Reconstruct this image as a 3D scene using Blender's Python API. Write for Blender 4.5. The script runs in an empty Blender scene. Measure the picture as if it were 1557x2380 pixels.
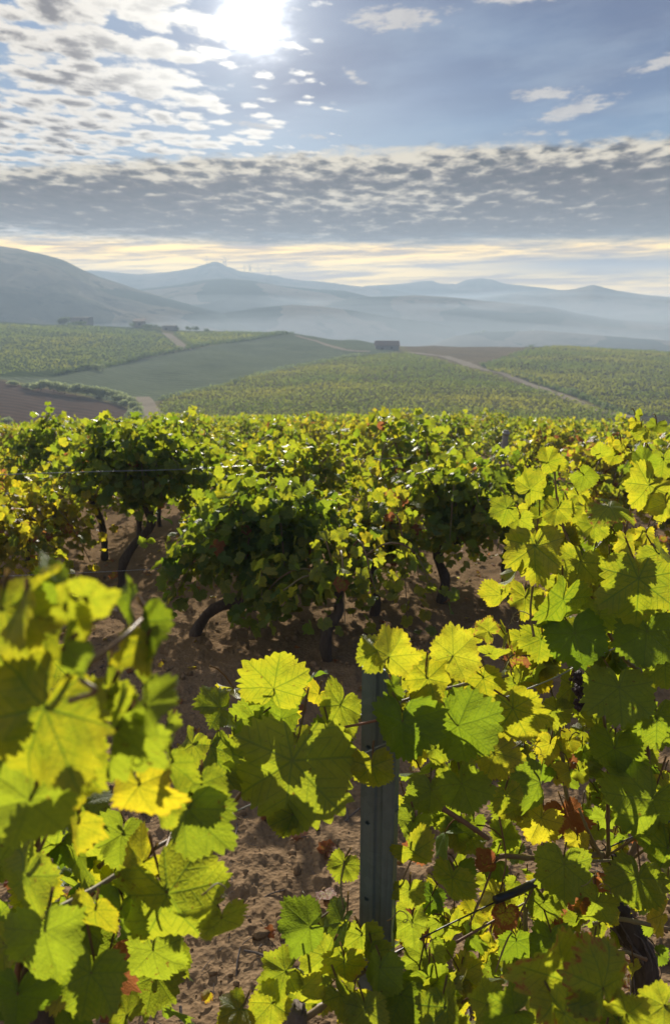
import bpy, math, random
import numpy as np

SC = bpy.context.scene
COL = SC.collection
R = math.radians

# ------------------------------------------------------------------ camera
PITCH = R(15.5)
EYE = 1.6
FPX = 1798.0                      # focal length in units of a 1557 x 2380 copy of the photograph
cam_data = bpy.data.cameras.new('camera')
cam = bpy.data.objects.new('camera', cam_data)
COL.objects.link(cam)
cam.location = (0, 0, EYE)
cam.rotation_euler = (R(90) - PITCH, 0, 0)
cam_data.sensor_fit = 'VERTICAL'
cam_data.sensor_height = 36.0
cam_data.lens = 36.0 * FPX / 2380.0
cam_data.clip_start = 0.05
cam_data.clip_end = 20000
cam_data.dof.use_dof = True
cam_data.dof.focus_distance = 2.0
cam_data.dof.aperture_fstop = 5.8
SC.camera = cam

SUN_EL, SUN_AZ = 17.0, -5.3       # degrees; azimuth from +Y towards +X
SC.view_settings.view_transform = 'Standard'
SC.view_settings.look = 'None'
SC.view_settings.gamma = 1
SC.view_settings.exposure = 0.9
EXPO = 2 ** SC.view_settings.exposure
SC.cycles.use_denoising = True
SC.cycles.max_bounces = 8
SC.cycles.diffuse_bounces = 3
SC.cycles.glossy_bounces = 2
SC.cycles.transmission_bounces = 6
SC.cycles.transparent_max_bounces = 8
SC.cycles.volume_bounces = 0
SC.cycles.caustics_reflective = False
SC.cycles.caustics_refractive = False
SC.cycles.sample_clamp_indirect = 6.0


def lin(r, g, b):
    f = lambda c: (c / 255 / 12.92) if c <= 10 else ((c / 255 + 0.055) / 1.055) ** 2.4
    return (f(r), f(g), f(b))


# ------------------------------------------------------------------ a small wrapper for shader arithmetic
class X:
    nt = None

    def __init__(self, s):
        self.s = s

    @staticmethod
    def put(sock, v):
        if isinstance(v, X):
            X.nt.links.new(v.s, sock)
        elif isinstance(v, (tuple, list)):
            sock.default_value = tuple(v) + ((1,) if len(sock.default_value) == 4 and len(v) == 3 else ())
        else:
            sock.default_value = v

    @staticmethod
    def m(op, *a, clamp=False):
        n = X.nt.nodes.new('ShaderNodeMath')
        n.operation = op
        n.use_clamp = clamp
        for i, v in enumerate(a):
            X.put(n.inputs[i], v)
        return X(n.outputs[0])

    def __add__(s, o): return X.m('ADD', s, o)
    __radd__ = __add__
    def __sub__(s, o): return X.m('SUBTRACT', s, o)
    def __rsub__(s, o): return X.m('SUBTRACT', o, s)
    def __mul__(s, o): return X.m('MULTIPLY', s, o)
    __rmul__ = __mul__
    def __truediv__(s, o): return X.m('DIVIDE', s, o)
    def __rtruediv__(s, o): return X.m('DIVIDE', o, s)


def n_new(kind, **kw):
    n = X.nt.nodes.new(kind)
    for k, v in kw.items():
        setattr(n, k, v)
    return n


def sstep(v, a, b, lo=0.0, hi=1.0):
    n = n_new('ShaderNodeMapRange', interpolation_type='SMOOTHSTEP')
    for i, q in enumerate((v, a, b, lo, hi)):
        X.put(n.inputs[i], q)
    return X(n.outputs[0])


def lstep(v, a, b, lo=0.0, hi=1.0):
    n = n_new('ShaderNodeMapRange')
    for i, q in enumerate((v, a, b, lo, hi)):
        X.put(n.inputs[i], q)
    return X(n.outputs[0])


def vec(x, y, z):
    n = n_new('ShaderNodeCombineXYZ')
    for i, q in enumerate((x, y, z)):
        X.put(n.inputs[i], q)
    return X(n.outputs[0])


def noise(v, scale, detail=4, rough=0.55, dist=0.0, color=False):
    n = n_new('ShaderNodeTexNoise')
    X.put(n.inputs['Vector'], v)
    for k, q in (('Scale', scale), ('Detail', detail), ('Roughness', rough), ('Distortion', dist)):
        X.put(n.inputs[k], q)
    return X(n.outputs['Color' if color else 0])


def mixc(f, a, b, blend='MIX'):
    n = n_new('ShaderNodeMix', data_type='RGBA', blend_type=blend)
    X.put(n.inputs['Factor'], f)
    X.put(n.inputs['A'], a)
    X.put(n.inputs['B'], b)
    return X([o for o in n.outputs if o.type == 'RGBA'][0])


def sep(v):
    n = n_new('ShaderNodeSeparateXYZ')
    X.put(n.inputs[0], v)
    return [X(o) for o in n.outputs]


def gauss(v, c, w):
    d = (v - c) * (1.0 / w)
    return X.m('EXPONENT', d * d * -1.0)


# ------------------------------------------------------------------ sky
world = bpy.data.worlds.new('World')
SC.world = world
world.use_nodes = True
X.nt = world.node_tree
for n in list(X.nt.nodes):
    X.nt.nodes.remove(n)
SKY_STRENGTH = 0.1


def skyc(r, g, b, k=1.0):         # a radiance that displays as this colour at the chosen exposure
    return tuple(c * k / EXPO / SKY_STRENGTH for c in lin(r, g, b))


tc = n_new('ShaderNodeTexCoord')
D = X(tc.outputs['Generated'])
dx, dy, dz = sep(D)
el = X.m('ARCSINE', dz) * (180 / math.pi)
az = X.m('ARCTAN2', dx, dy) * (180 / math.pi)
sky = n_new('ShaderNodeTexSky', sky_type='NISHITA', sun_disc=False)
sky.sun_elevation = R(SUN_EL)
sky.sun_rotation = R(SUN_AZ)
sky.altitude = 300
sky.air_density = 1.0
sky.dust_density = 0.6
sky.ozone_density = 3.0
sd = (math.sin(R(SUN_AZ)) * math.cos(R(SUN_EL)), math.cos(R(SUN_AZ)) * math.cos(R(SUN_EL)), math.sin(R(SUN_EL)))
sang = X.m('ARCCOSINE', X.m('MINIMUM', dx * sd[0] + dy * sd[1] + dz * sd[2], 1.0)) * (180 / math.pi)

zz = X.m('MAXIMUM', dz, 0.0) + 0.05
px, py = dx / zz, dy / zz * 0.5
base = mixc(0.86, X(sky.outputs[0]), mixc(sstep(az, -14, 16), skyc(92, 124, 164), skyc(54, 90, 138)))
base = mixc(sstep(el, 13, 8) * 0.35, base, skyc(122, 164, 194))
# thin veil in the upper right
vn = noise(vec(px * 0.7 + py * 0.5, py * 1.5, 4.0), 1.6, 4, 0.5)
veil = sstep(el + (vn - 0.5) * 9, 9.0, 15.5) * sstep(vn, 0.25, 0.7, 0.45, 1.0) * sstep(az, -22, -2)
base = mixc(veil * 0.85, base, mixc(vn, skyc(72, 84, 122), skyc(116, 126, 158)))
thin = noise(vec(px + py * 0.6, py * 1.6, 9.0), 1.9, 6, 0.6)
base = mixc(sstep(thin, 0.42, 0.72) * 0.5 * sstep(el, 24, 14), base, skyc(160, 178, 200))
# small cloud cells, rows tilted slightly
cellv = vec(px * 1.0 + py * 0.10, py * 1.0 - px * 0.10, 1.3)
big = noise(vec(px, py, 7.7), 1.1, 3, 0.5)
mid = noise(cellv, 3.6, 6, 0.56, 0.25)
finev = vec(px + py * 0.2, py * 1.15 - px * 0.12, 3.1)
fine = noise(finev, 9.0, 8, 0.66, 0.3)
# altocumulus, upper left: separate puffs, white above and grey below
def puffs(qx, qy, seed, warp=0.55):
    w = noise(vec(qx * 1.1, qy * 1.1, seed), 1.6, 5, 0.6, 0, True)
    wx, wy, _ = sep(w)
    n = n_new('ShaderNodeTexVoronoi', feature='SMOOTH_F1')
    X.put(n.inputs['Vector'], vec(qx + (wx - 0.5) * warp * 2.2, qy + (wy - 0.5) * warp * 1.6, seed))
    n.inputs['Scale'].default_value = 1.0
    n.inputs['Smoothness'].default_value = 0.35
    return X(n.outputs['Distance'])
lump = noise(vec(az * 0.20 + el * 0.02, el * 0.50 - az * 0.035, 2.2), 1.0, 4, 0.55)
fld = noise(vec(az * 0.62, el * 1.55 - az * 0.16, 5.2), 1.0, 6, 0.56, 0.15)
ux, uy = px * 8.6 + py * 1.1, py * 17.0 - px * 2.3
pd = puffs(ux, uy, 2.0)
pd_up = puffs(ux, uy - 0.4, 2.0)                       # the same field a little higher in the sky
cover = sstep(az + (big - 0.5) * 12.0, 4.0, -12.0)
dens = lstep(cover, 0.0, 1.0, 0.06, 0.74) + (lump - 0.5) * 0.55 + (fine - 0.5) * 0.75 - pd
dens_up = lstep(cover, 0.0, 1.0, 0.06, 0.74) + (lump - 0.5) * 0.55 + (fine - 0.5) * 0.75 - pd_up
mA = sstep(dens, -0.04, 0.22) * sstep(cover, 0.02, 0.15)
shade = sstep(dens_up * 0.7 + dens * 0.3 + (fine - 0.5) * 0.25, 0.20, 0.62)
cA = mixc(shade, skyc(248, 240, 228, 1.0), skyc(128, 122, 124))
cA = mixc(sstep(sang, 13, 5) * 0.6, cA, skyc(255, 250, 240, 1.2))
base = mixc(mA * 0.96, base, cA)
# few wisps, right
def wisp(a, e, wa, we, tilt):
    u = az - a
    w = el - e - u * tilt
    q = (u * (1 / wa)) * (u * (1 / wa)) + (w * (1 / we)) * (w * (1 / we))
    return X.m('EXPONENT', q * -1.0)
wn = noise(vec(az * 0.75 - el * 0.4, el * 2.4, 11.0), 1.0, 6, 0.65)
ww = wisp(13.8, 12.55, 2.3, 0.42, 0.0) + wisp(15.7, 11.55, 3.0, 0.50, 0.17) + wisp(21.3, 13.9, 2.8, 0.42, 0.22) + wisp(12.2, 17.9, 3.6, 0.5, 0.0)
ww = ww + wisp(13.6, 10.3, 2.6, 0.3, 0.0) * 0.6 + wisp(-1.5, 10.4, 1.2, 0.25, -0.1) * 0.8 + wisp(-5.5, 11.0, 1.5, 0.28, -0.14) * 0.9 + wisp(3.8, 17.0, 3.4, 0.75, 0.0) + wisp(1.2, 13.9, 0.9, 0.4, -0.5) * 0.8
base = mixc(sstep(ww * 0.62 + (wn - 0.5) * 1.3, 0.22, 0.55) * 0.85, base, mixc(fine, skyc(240, 232, 222), skyc(170, 168, 172)))
# the long dark bank
rag = noise(vec(az * 0.7, el * 2.0, 5.0), 1.0, 5, 0.6)
top = lstep(az, -22, 2, 7.9, 9.5) + (rag - 0.5) * 1.5 + (big - 0.5) * 1.0
inb = sstep(el - top, 0.5, -0.25) * sstep(el + (noise(vec(az * 0.25, el * 2.0, 3.0), 1.0, 6, 0.66) - 0.5) * 2.8 - lstep(az, -22, -8, 0.6, 0.0), 3.0, 4.3)
bx, by = px * 7.6 + py * 1.2, py * 10.0 - px * 2.2
bd = puffs(bx, by, 6.0, 0.7)
bd_up = puffs(bx, by - 0.3, 6.0, 0.7)
zone = gauss(az, 3.5, 11.0) * gauss(el, 6.7, 1.5) * 0.34 + sstep(el - top, -1.9, 0.15) * 0.52 - 0.06
thin_b = bd * 0.75 + (fine - 0.5) * 1.15 + (lump - 0.5) * 0.5 + zone
cD = mixc(sstep(bd_up * 0.5 + fine * 0.6, 0.25, 0.75), skyc(40, 32, 40), skyc(80, 68, 74))
cB = mixc(sstep(thin_b, 0.46, 0.98), cD, skyc(234, 220, 194, 1.0))
cB = mixc(sstep(el, 8.6, 4.2) * 0.25, cB, skyc(116, 110, 116))
base = mixc(inb * 0.97, base, cB)
# cream strip above the hills, streaked
st = noise(vec(az * 0.13, el * 2.2 - az * 0.05, 6.0), 1.0, 6, 0.66, 0.4)
cH = mixc(sstep(st, 0.40, 0.62), skyc(255, 210, 104, 2.5), skyc(166, 134, 104, 1.6))
cH = mixc(sstep(az, 2, 18) * gauss(el - (st - 0.5) * 0.8, 2.2, 0.75) * 0.95, cH, skyc(128, 122, 138))
low = sstep(el, 4.2, 3.2)
base = mixc(low * (1.0 - inb), base, cH)
base = mixc(sstep(el, 1.2, 0.2) * 0.6, base, skyc(230, 196, 150, 2.2))
# the glare round the sun behind thin cloud
glow = gauss(sang + (fld - 0.5) * 3.2, 0.0, 1.4) * 3.0 + gauss(sang, 0.0, 3.8) * 0.34 + gauss(sang, 0.0, 9.0) * 0.12
gadd = n_new('ShaderNodeMix', data_type='RGBA', blend_type='ADD')
X.put(gadd.inputs['Factor'], 1.0)
X.put(gadd.inputs['A'], base)
gc = mixc(1.0, skyc(255, 253, 246), vec(glow, glow, glow), 'MULTIPLY')
X.put(gadd.inputs['B'], gc)
col = [o for o in gadd.outputs if o.type == 'RGBA'][0]
bg = n_new('ShaderNodeBackground')
X.nt.links.new(col, bg.inputs[0])
bg.inputs[1].default_value = SKY_STRENGTH
wo = n_new('ShaderNodeOutputWorld')
X.nt.links.new(bg.outputs[0], wo.inputs[0])
world.cycles.sampling_method = 'MANUAL'
world.cycles.sample_map_resolution = 512

# ------------------------------------------------------------------ sun
sun_data = bpy.data.lights.new('sun', 'SUN')
sun_data.energy = 5.0
sun_data.angle = R(0.6)
sun_data.color = (1.0, 0.93, 0.80)
sun = bpy.data.objects.new('sun', sun_data)
COL.objects.link(sun)
sun.rotation_euler = (R(90 - SUN_EL), 0, R(180 - SUN_AZ))

# ------------------------------------------------------------------ geometry helpers
CP, SP = math.cos(PITCH), math.sin(PITCH)


def ray(x, y):
    vx, vy = (x - 778.5) / FPX, (1190 - y) / FPX
    return np.array((vx, CP + vy * SP, -SP + vy * CP))


def at(x, y, Y):                  # the point at forward distance Y seen at (x, y) of the photograph
    r = ray(x, y)
    return np.array((0, 0, EYE)) + r * (Y / r[1])


def pxm(Y, y):                    # metres per photograph unit at that distance
    r = ray(778, y)
    return (Y / r[1]) / FPX


def hash2(ix, iy, seed):
    h = (ix.astype(np.int64) * 374761393 + iy.astype(np.int64) * 668265263 + seed * 1442695041) & 0xFFFFFFFF
    h = ((h ^ (h >> 13)) * 1274126177) & 0xFFFFFFFF
    h = (h ^ (h >> 16)) & 0xFFFFFF
    return h / float(0xFFFFFF)


def vnoise(x, y, seed=0):
    ix, iy = np.floor(x), np.floor(y)
    fx, fy = x - ix, y - iy
    fx, fy = fx * fx * (3 - 2 * fx), fy * fy * (3 - 2 * fy)
    a, b = hash2(ix, iy, seed), hash2(ix + 1, iy, seed)
    c, d = hash2(ix, iy + 1, seed), hash2(ix + 1, iy + 1, seed)
    return (a + (b - a) * fx) * (1 - fy) + (c + (d - c) * fx) * fy - 0.5


def fbm(x, y, octaves=4, seed=0, gain=0.5):
    t, a = 0, 1.0
    for k in range(octaves):
        t = t + a * vnoise(x * 2 ** k + 17.3 * k, y * 2 ** k - 9.1 * k, seed + k)
        a *= gain
    return t


def unit(v):
    v = np.asarray(v, float)
    return v / (np.linalg.norm(v, axis=-1, keepdims=True) + 1e-12)


def mesh_np(name, V, T, attrs=(), smooth=True, quads=False):
    V = np.asarray(V, np.float32)
    T = np.asarray(T, np.int32)
    k = 4 if quads else 3
    me = bpy.data.meshes.new(name)
    me.vertices.add(len(V))
    me.vertices.foreach_set('co', V.ravel())
    me.loops.add(len(T) * k)
    me.loops.foreach_set('vertex_index', T.ravel())
    me.polygons.add(len(T))
    me.polygons.foreach_set('loop_start', np.arange(0, len(T) * k, k, dtype=np.int32))
    me.polygons.foreach_set('loop_total', np.full(len(T), k, np.int32))
    me.polygons.foreach_set('use_smooth', np.full(len(T), smooth, bool))
    for an, kind, data in attrs:
        a = me.attributes.new(an, kind, 'POINT')
        a.data.foreach_set('color' if kind == 'FLOAT_COLOR' else ('vector' if kind == 'FLOAT_VECTOR' else 'value'), np.asarray(data, np.float32).ravel())
    me.update(calc_edges=True)
    me.validate()
    return me


def link(name, me, mat=None, parent=None, **props):
    o = bpy.data.objects.new(name, me)
    COL.objects.link(o)
    if mat is not None and me is not None:
        me.materials.clear()
        me.materials.append(mat)
    if parent is not None:
        o.parent = parent
    for k, v in props.items():
        o[k] = v
    return o


def thing(name, label, cat, loc=(0, 0, 0), group=None, rz=0):
    o = bpy.data.objects.new(name, None)
    COL.objects.link(o)
    o.location = tuple(float(c) for c in loc)
    o.rotation_euler = (0, 0, rz)
    o.empty_display_size = 0.1
    o['label'] = label
    o['category'] = cat
    if group:
        o['group'] = group
    return o


class MB:                         # collects triangles of one mesh
    def __init__(self):
        self.V, self.T, self.n = [], [], 0

    def add(self, V, T):
        self.V.append(np.asarray(V, float))
        self.T.append(np.asarray(T, int) + self.n)
        self.n += len(V)

    def tube(self, P, rad, sides=7, cap=True):
        P = np.asarray(P, float)
        rad = np.broadcast_to(np.asarray(rad, float), (len(P),))
        t = unit(np.gradient(P, axis=0))
        ref = np.array((0.3, 0.2, 1.0)) if abs(t[0][2]) < 0.8 else np.array((1.0, 0.2, 0.1))
        u = unit(np.cross(t, ref))
        w = np.cross(t, u)
        a = np.linspace(0, 2 * np.pi, sides, endpoint=False)
        V = P[:, None, :] + rad[:, None, None] * (np.cos(a)[None, :, None] * u[:, None, :] + np.sin(a)[None, :, None] * w[:, None, :])
        V = V.reshape(-1, 3)
        T = []
        for i in range(len(P) - 1):
            for j in range(sides):
                p, q = i * sides + j, i * sides + (j + 1) % sides
                T += [(p, q, q + sides), (p, q + sides, p + sides)]
        if cap:
            V = np.vstack([V, P[0], P[-1]])
            a0, a1 = len(V) - 2, len(V) - 1
            e = (len(P) - 1) * sides
            for j in range(sides):
                T += [(a0, (j + 1) % sides, j), (a1, e + j, e + (j + 1) % sides)]
        self.add(V, T)

    def box(self, c, s, rz=0.0):
        c, s = np.asarray(c, float), np.asarray(s, float) / 2
        V = np.array([(x, y, z) for x in (-1, 1) for y in (-1, 1) for z in (-1, 1)], float) * s
        if rz:
            V = np.stack([V[:, 0] * math.cos(rz) - V[:, 1] * math.sin(rz), V[:, 0] * math.sin(rz) + V[:, 1] * math.cos(rz), V[:, 2]], 1)
        Q = [(0, 1, 3, 2), (4, 6, 7, 5), (0, 4, 5, 1), (2, 3, 7, 6), (0, 2, 6, 4), (1, 5, 7, 3)]
        T = [t for q in Q for t in ((q[0], q[1], q[2]), (q[0], q[2], q[3]))]
        self.add(V + c, T)

    def mesh(self, name, smooth=True, attrs=()):
        return mesh_np(name, np.vstack(self.V), np.vstack(self.T), attrs, smooth)


def spline(P, n):                 # Catmull-Rom through the points
    P = np.asarray(P, float)
    if len(P) == 2:
        return P[0] + (P[1] - P[0]) * np.linspace(0, 1, n)[:, None]
    Q = np.vstack([2 * P[0] - P[1], P, 2 * P[-1] - P[-2]])
    out = []
    for s in np.linspace(0, len(P) - 1 - 1e-6, n):
        i = int(s)
        t = s - i
        a, b, c, d = Q[i:i + 4]
        out.append(0.5 * (2 * b + (c - a) * t + (2 * a - 5 * b + 4 * c - d) * t * t + (3 * b - a - 3 * c + d) * t ** 3))
    return np.array(out)


# ------------------------------------------------------------------ materials
def material(name):
    m = bpy.data.materials.new(name)
    m.use_nodes = True
    X.nt = m.node_tree
    for n in list(X.nt.nodes):
        X.nt.nodes.remove(n)
    return m


def attr(name):
    n = n_new('ShaderNodeAttribute', attribute_name=name)
    return X(n.outputs['Color']), X(n.outputs['Alpha']), X(n.outputs['Vector'])


def principled(col, rough=0.8, spec=0.3, metal=0.0, bump=None, bstr=0.4, bdist=0.01):
    b = n_new('ShaderNodeBsdfPrincipled')
    X.put(b.inputs['Base Color'], col)
    X.put(b.inputs['Roughness'], rough)
    X.put(b.inputs['Specular IOR Level'], spec)
    X.put(b.inputs['Metallic'], metal)
    if bump is not None:
        bn = n_new('ShaderNodeBump')
        bn.inputs['Strength'].default_value = bstr
        bn.inputs['Distance'].default_value = bdist
        X.put(bn.inputs['Height'], bump)
        X.nt.links.new(bn.outputs[0], b.inputs['Normal'])
    return b


def finish(shader):
    o = n_new('ShaderNodeOutputMaterial')
    X.nt.links.new(shader.outputs[0], o.inputs[0])


def obj_coords():
    return X(n_new('ShaderNodeTexCoord').outputs['Object'])


def geo_pos():
    return X(n_new('ShaderNodeNewGeometry').outputs['Position'])


# vine leaf: attribute lc = (yellowing, random, reddening, kind), luv = (u, v, ring from junction to margin)
M_LEAF = material('vine_leaf')
lc, kind, lcv = attr('lc')
ye, rn, rd = sep(lcv)
luv = attr('luv')[2]
u, v, ring = sep(luv)
ln = n_new('ShaderNodeVectorMath', operation='LENGTH')
X.put(ln.inputs[0], vec(u, v, 0.0))
rr = X(ln.outputs['Value'])
ang = X.m('ARCTAN2', u, v)
SPC = R(52)
fold = X.m('PINGPONG', ang, SPC / 2)                   # 0 on a main vein
fold = X.m('ABSOLUTE', X.m('WRAP', ang, SPC / 2, -SPC / 2))
side = rr * X.m('SINE', fold)
along = rr * X.m('COSINE', fold)
vein = sstep(side, 0.022, 0.004)
chev = X.m('ABSOLUTE', X.m('WRAP', along - side * 0.85, 0.075, -0.075))
vein2 = sstep(chev, 0.018, 0.002) * sstep(side, 0.0, 0.03)
veins = X.m('MAXIMUM', vein, vein2 * 0.55) * sstep(rr, 1.05, 0.7)
blot = noise(vec(u + rn * 31.0, v - rn * 17.0, rn * 9.0), 3.2, 4, 0.6)
blot2 = noise(vec(u - rn * 11.0, v + rn * 23.0, rn * 5.0), 7.0, 5, 0.6)
yel = X.m('MINIMUM', X.m('MAXIMUM', ye + (blot - 0.5) * 0.9 * sstep(ye, 0.0, 0.4) + sstep(ring, 0.55, 1.05) * ye * 0.5 - veins * 0.30, 0.0), 1.0)
red = sstep(rd * 0.9 + (blot2 - 0.5) * 0.9 + sstep(ring, 0.5, 1.0) * rd * 0.35, 0.62, 0.80)
spot = sstep(noise(vec(u + rn * 7.0, v - rn * 3.0, rn * 21.0), 9.0, 3, 0.5), 0.66, 0.72) * sstep(rn, 0.25, 0.6)
edge = sstep(ring + (blot2 - 0.5) * 0.5, 0.93, 1.04) * sstep(ye, 0.3, 0.7) * 0.7
ref_g = mixc(rn, (0.048, 0.098, 0.024), (0.100, 0.160, 0.040))
ref = mixc(yel, ref_g, (0.26, 0.21, 0.035))
ref = mixc(veins * 0.45, ref, (0.17, 0.20, 0.07))
ref = mixc(red, ref, mixc(blot, (0.20, 0.055, 0.02), (0.26, 0.12, 0.04)))
ref = mixc(edge, ref, (0.16, 0.075, 0.03))
ref = mixc(spot * 0.8, ref, (0.10, 0.055, 0.025))
tr_g = mixc(rn, (0.180, 0.285, 0.013), (0.345, 0.420, 0.022))
trc = mixc(yel, tr_g, mixc(rn, (0.78, 0.60, 0.018), (0.68, 0.60, 0.027)))
trc = mixc(veins * 0.75, trc, mixc(0.5, trc, (0.10, 0.12, 0.01)))
net = n_new('ShaderNodeTexVoronoi', feature='DISTANCE_TO_EDGE')
X.put(net.inputs['Vector'], vec(u + rn * 13.0, v, rn))
net.inputs['Scale'].default_value = 15.0
trc = mixc(1.0, trc, mixc(blot2, (0.66, 0.70, 0.62), (1.26, 1.24, 1.15)), 'MULTIPLY')
trc = mixc(sstep(X(net.outputs['Distance']), 0.06, 0.0) * 0.13, trc, (0.06, 0.08, 0.005))
trc = mixc(red, trc, mixc(blot, (0.30, 0.06, 0.02), (0.44, 0.21, 0.07)))
trc = mixc(edge, trc, (0.36, 0.13, 0.02))
trc = mixc(spot * 0.8, trc, (0.20, 0.09, 0.015))
back = n_new('ShaderNodeNewGeometry')
ref_b = mixc(0.45, ref, (0.135, 0.165, 0.10))          # the pale felted underside
ref2 = mixc(X(back.outputs['Backfacing']), ref, ref_b)
stem = sstep(kind, 0.5, 0.6)
stem_c = mixc(rn, (0.20, 0.17, 0.06), (0.24, 0.13, 0.06))
ref2 = mixc(stem, ref2, stem_c)
trc = mixc(stem, trc, (0.16, 0.10, 0.03))
cellv_ = n_new('ShaderNodeTexVoronoi', feature='DISTANCE_TO_EDGE')
X.put(cellv_.inputs['Vector'], vec(u + rn * 13.0, v, rn))
cellv_.inputs['Scale'].default_value = 15.0
quilt = sstep(X(cellv_.outputs['Distance']), 0.0, 0.35)
lbump = veins * -0.9 + blot2 * 0.5 + quilt * 0.5 + blot * 1.2
pb = principled(ref2, mixc(X(back.outputs['Backfacing']), mixc(rn, (0.30,) * 3, (0.6,) * 3), (0.8,) * 3), 0.24, 0.0, lbump, 0.3, 0.004)
pb_bump = [n for n in X.nt.nodes if n.type == 'BUMP'][0]
tl = n_new('ShaderNodeBsdfTranslucent')
X.put(tl.inputs['Color'], trc)
X.nt.links.new(pb_bump.outputs[0], tl.inputs['Normal'])
mx = n_new('ShaderNodeMixShader')
mx.inputs[0].default_value = 0.62
X.nt.links.new(pb.outputs[0], mx.inputs[1])
X.nt.links.new(tl.outputs[0], mx.inputs[2])
finish(mx)

M_BARK = material('vine_bark')
pc = obj_coords()
st = n_new('ShaderNodeMapping')
X.put(st.inputs['Vector'], pc)
st.inputs['Scale'].default_value = (60, 60, 11)
n1 = noise(X(st.outputs[0]), 1.0, 6, 0.65, 0.6)
n2 = noise(pc, 9.0, 4, 0.6)
finish(principled(mixc(n1, (0.020, 0.014, 0.011), mixc(n2, (0.11, 0.08, 0.06), (0.16, 0.125, 0.10))), 0.95, 0.15, 0, n1, 1.0, 0.012))

M_CANE = material('vine_cane')
pc = obj_coords()
n1 = noise(pc, 40.0, 4, 0.6)
n2 = noise(pc, 6.0, 3, 0.6)
finish(principled(mixc(sstep(n2, 0.3, 0.7), mixc(n1, (0.10, 0.045, 0.022), (0.20, 0.09, 0.045)), mixc(n1, (0.16, 0.13, 0.05), (0.24, 0.20, 0.09))), 0.55, 0.4, 0, n1, 0.4, 0.003))

M_DEAD = material('dead_wood')
pc = obj_coords()
n1 = noise(pc, 55.0, 5, 0.65, 0.5)
finish(principled(mixc(n1, (0.05, 0.038, 0.032), (0.20, 0.165, 0.14)), 0.9, 0.2, 0, n1, 0.8, 0.004))

M_GRAPE = material('shrivelled_grapes')
pc = obj_coords()
n1 = noise(pc, 60.0, 4, 0.6)
finish(principled(mixc(n1, (0.016, 0.010, 0.018), (0.060, 0.030, 0.045)), 0.6, 0.4, 0, n1, 0.6, 0.003))

M_STEEL = material('galvanised_steel')
pc = obj_coords()
sp = n_new('ShaderNodeTexVoronoi')
X.put(sp.inputs['Vector'], pc)
sp.inputs['Scale'].default_value = 70
n1 = noise(pc, 14.0, 5, 0.6)
n2 = noise(pc, 90.0, 3, 0.6)
mp = n_new('ShaderNodeMapping')
X.put(mp.inputs['Vector'], pc)
mp.inputs['Scale'].default_value = (140, 140, 4)
n3 = noise(X(mp.outputs[0]), 1.0, 4, 0.6)
cs = mixc(X(sp.outputs['Color']), (0.118, 0.152, 0.166), (0.160, 0.196, 0.208))
cs = mixc(sstep(n1, 0.45, 0.75) * 0.6, cs, (0.17, 0.185, 0.195))
cs = mixc(sstep(n3, 0.5, 0.75) * 0.4, cs, (0.075, 0.08, 0.08))
finish(principled(cs, lstep(n1, 0.2, 0.8, 0.42, 0.65), 0.5, 0.35, n2 * 0.3 + n3, 0.25, 0.002))

M_WIRE = material('wire_steel')
finish(principled((0.30, 0.30, 0.29), 0.4, 0.5, 0.8))
M_HOSE = material('black_plastic')
finish(principled((0.012, 0.012, 0.013), 0.45, 0.5))
M_RUST = material('rusty_iron')
pc = obj_coords()
n1 = noise(pc, 80.0, 4, 0.6)
finish(principled(mixc(n1, (0.16, 0.06, 0.035), (0.26, 0.13, 0.08)), 0.8, 0.3, 0.2, n1, 0.4, 0.002))
M_POSTWOOD = material('weathered_post')
pc = obj_coords()
n1 = noise(pc, 25.0, 5, 0.6)
finish(principled(mixc(n1, (0.16, 0.145, 0.13), (0.32, 0.30, 0.28)), 0.85, 0.2, 0, n1, 0.5, 0.005))

# ------------------------------------------------------------------ the lie of the land
NEAR = [(0, 0), (1.5, -.12), (5, -.58), (10, -1.25), (20, -2.6), (30, -3.9), (40, -5.4), (48, -6.9)]


def zr(y, r):                     # height seen at photograph height y at distance r
    e = math.atan((1190 - y) / FPX) - PITCH
    return EYE + r * math.tan(e)


# for each bearing: far profile as (distance, height in the photograph)
FAR = {
    -700: [(75, 1005), (95, 960), (120, 905), (145, 870), (190, 815), (250, 765), (300, 738)],
    -200: [(75, 1005), (95, 960), (120, 905), (145, 870), (190, 815), (250, 765), (300, 739)],
    0:    [(75, 1005), (95, 960), (118, 912), (132, 886), (150, 868), (200, 808), (250, 768), (300, 744)],
    160:  [(75, 1005), (95, 968), (118, 925), (136, 890), (155, 868), (200, 812), (250, 772), (300, 750)],
    330:  [(75, 1008), (95, 978), (115, 948), (135, 920), (160, 882), (200, 830), (250, 785), (300, 758)],
    480:  [(75, 1006), (95, 972), (115, 938), (140, 905), (165, 868), (205, 822), (250, 792), (290, 768)],
    650:  [(75, 1004), (95, 965), (115, 930), (145, 893), (180, 860), (210, 828), (240, 800), (275, 771)],
    800:  [(75, 1003), (95, 962), (115, 925), (150, 880), (190, 845), (220, 820), (240, 805), (265, 790)],
    930:  [(75, 1002), (95, 960), (115, 922), (150, 875), (190, 838), (225, 819), (245, 811), (262, 805)],
    1100: [(75, 1002), (95, 960), (115, 925), (150, 882), (190, 846), (220, 826), (245, 812), (262, 806)],
    1280: [(75, 1002), (95, 962), (115, 930), (150, 888), (190, 846), (220, 822), (245, 808), (258, 804)],
    1450: [(75, 1002), (95, 965), (115, 938), (150, 892), (190, 846), (220, 824), (240, 814), (256, 811)],
    1600: [(75, 1000), (95, 962), (115, 936), (150, 890), (190, 848), (220, 828), (240, 818), (256, 816)],
    2300: [(75, 1000), (95, 960), (115, 932), (150, 888), (190, 850), (220, 832), (240, 822), (256, 818)],
}
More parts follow.
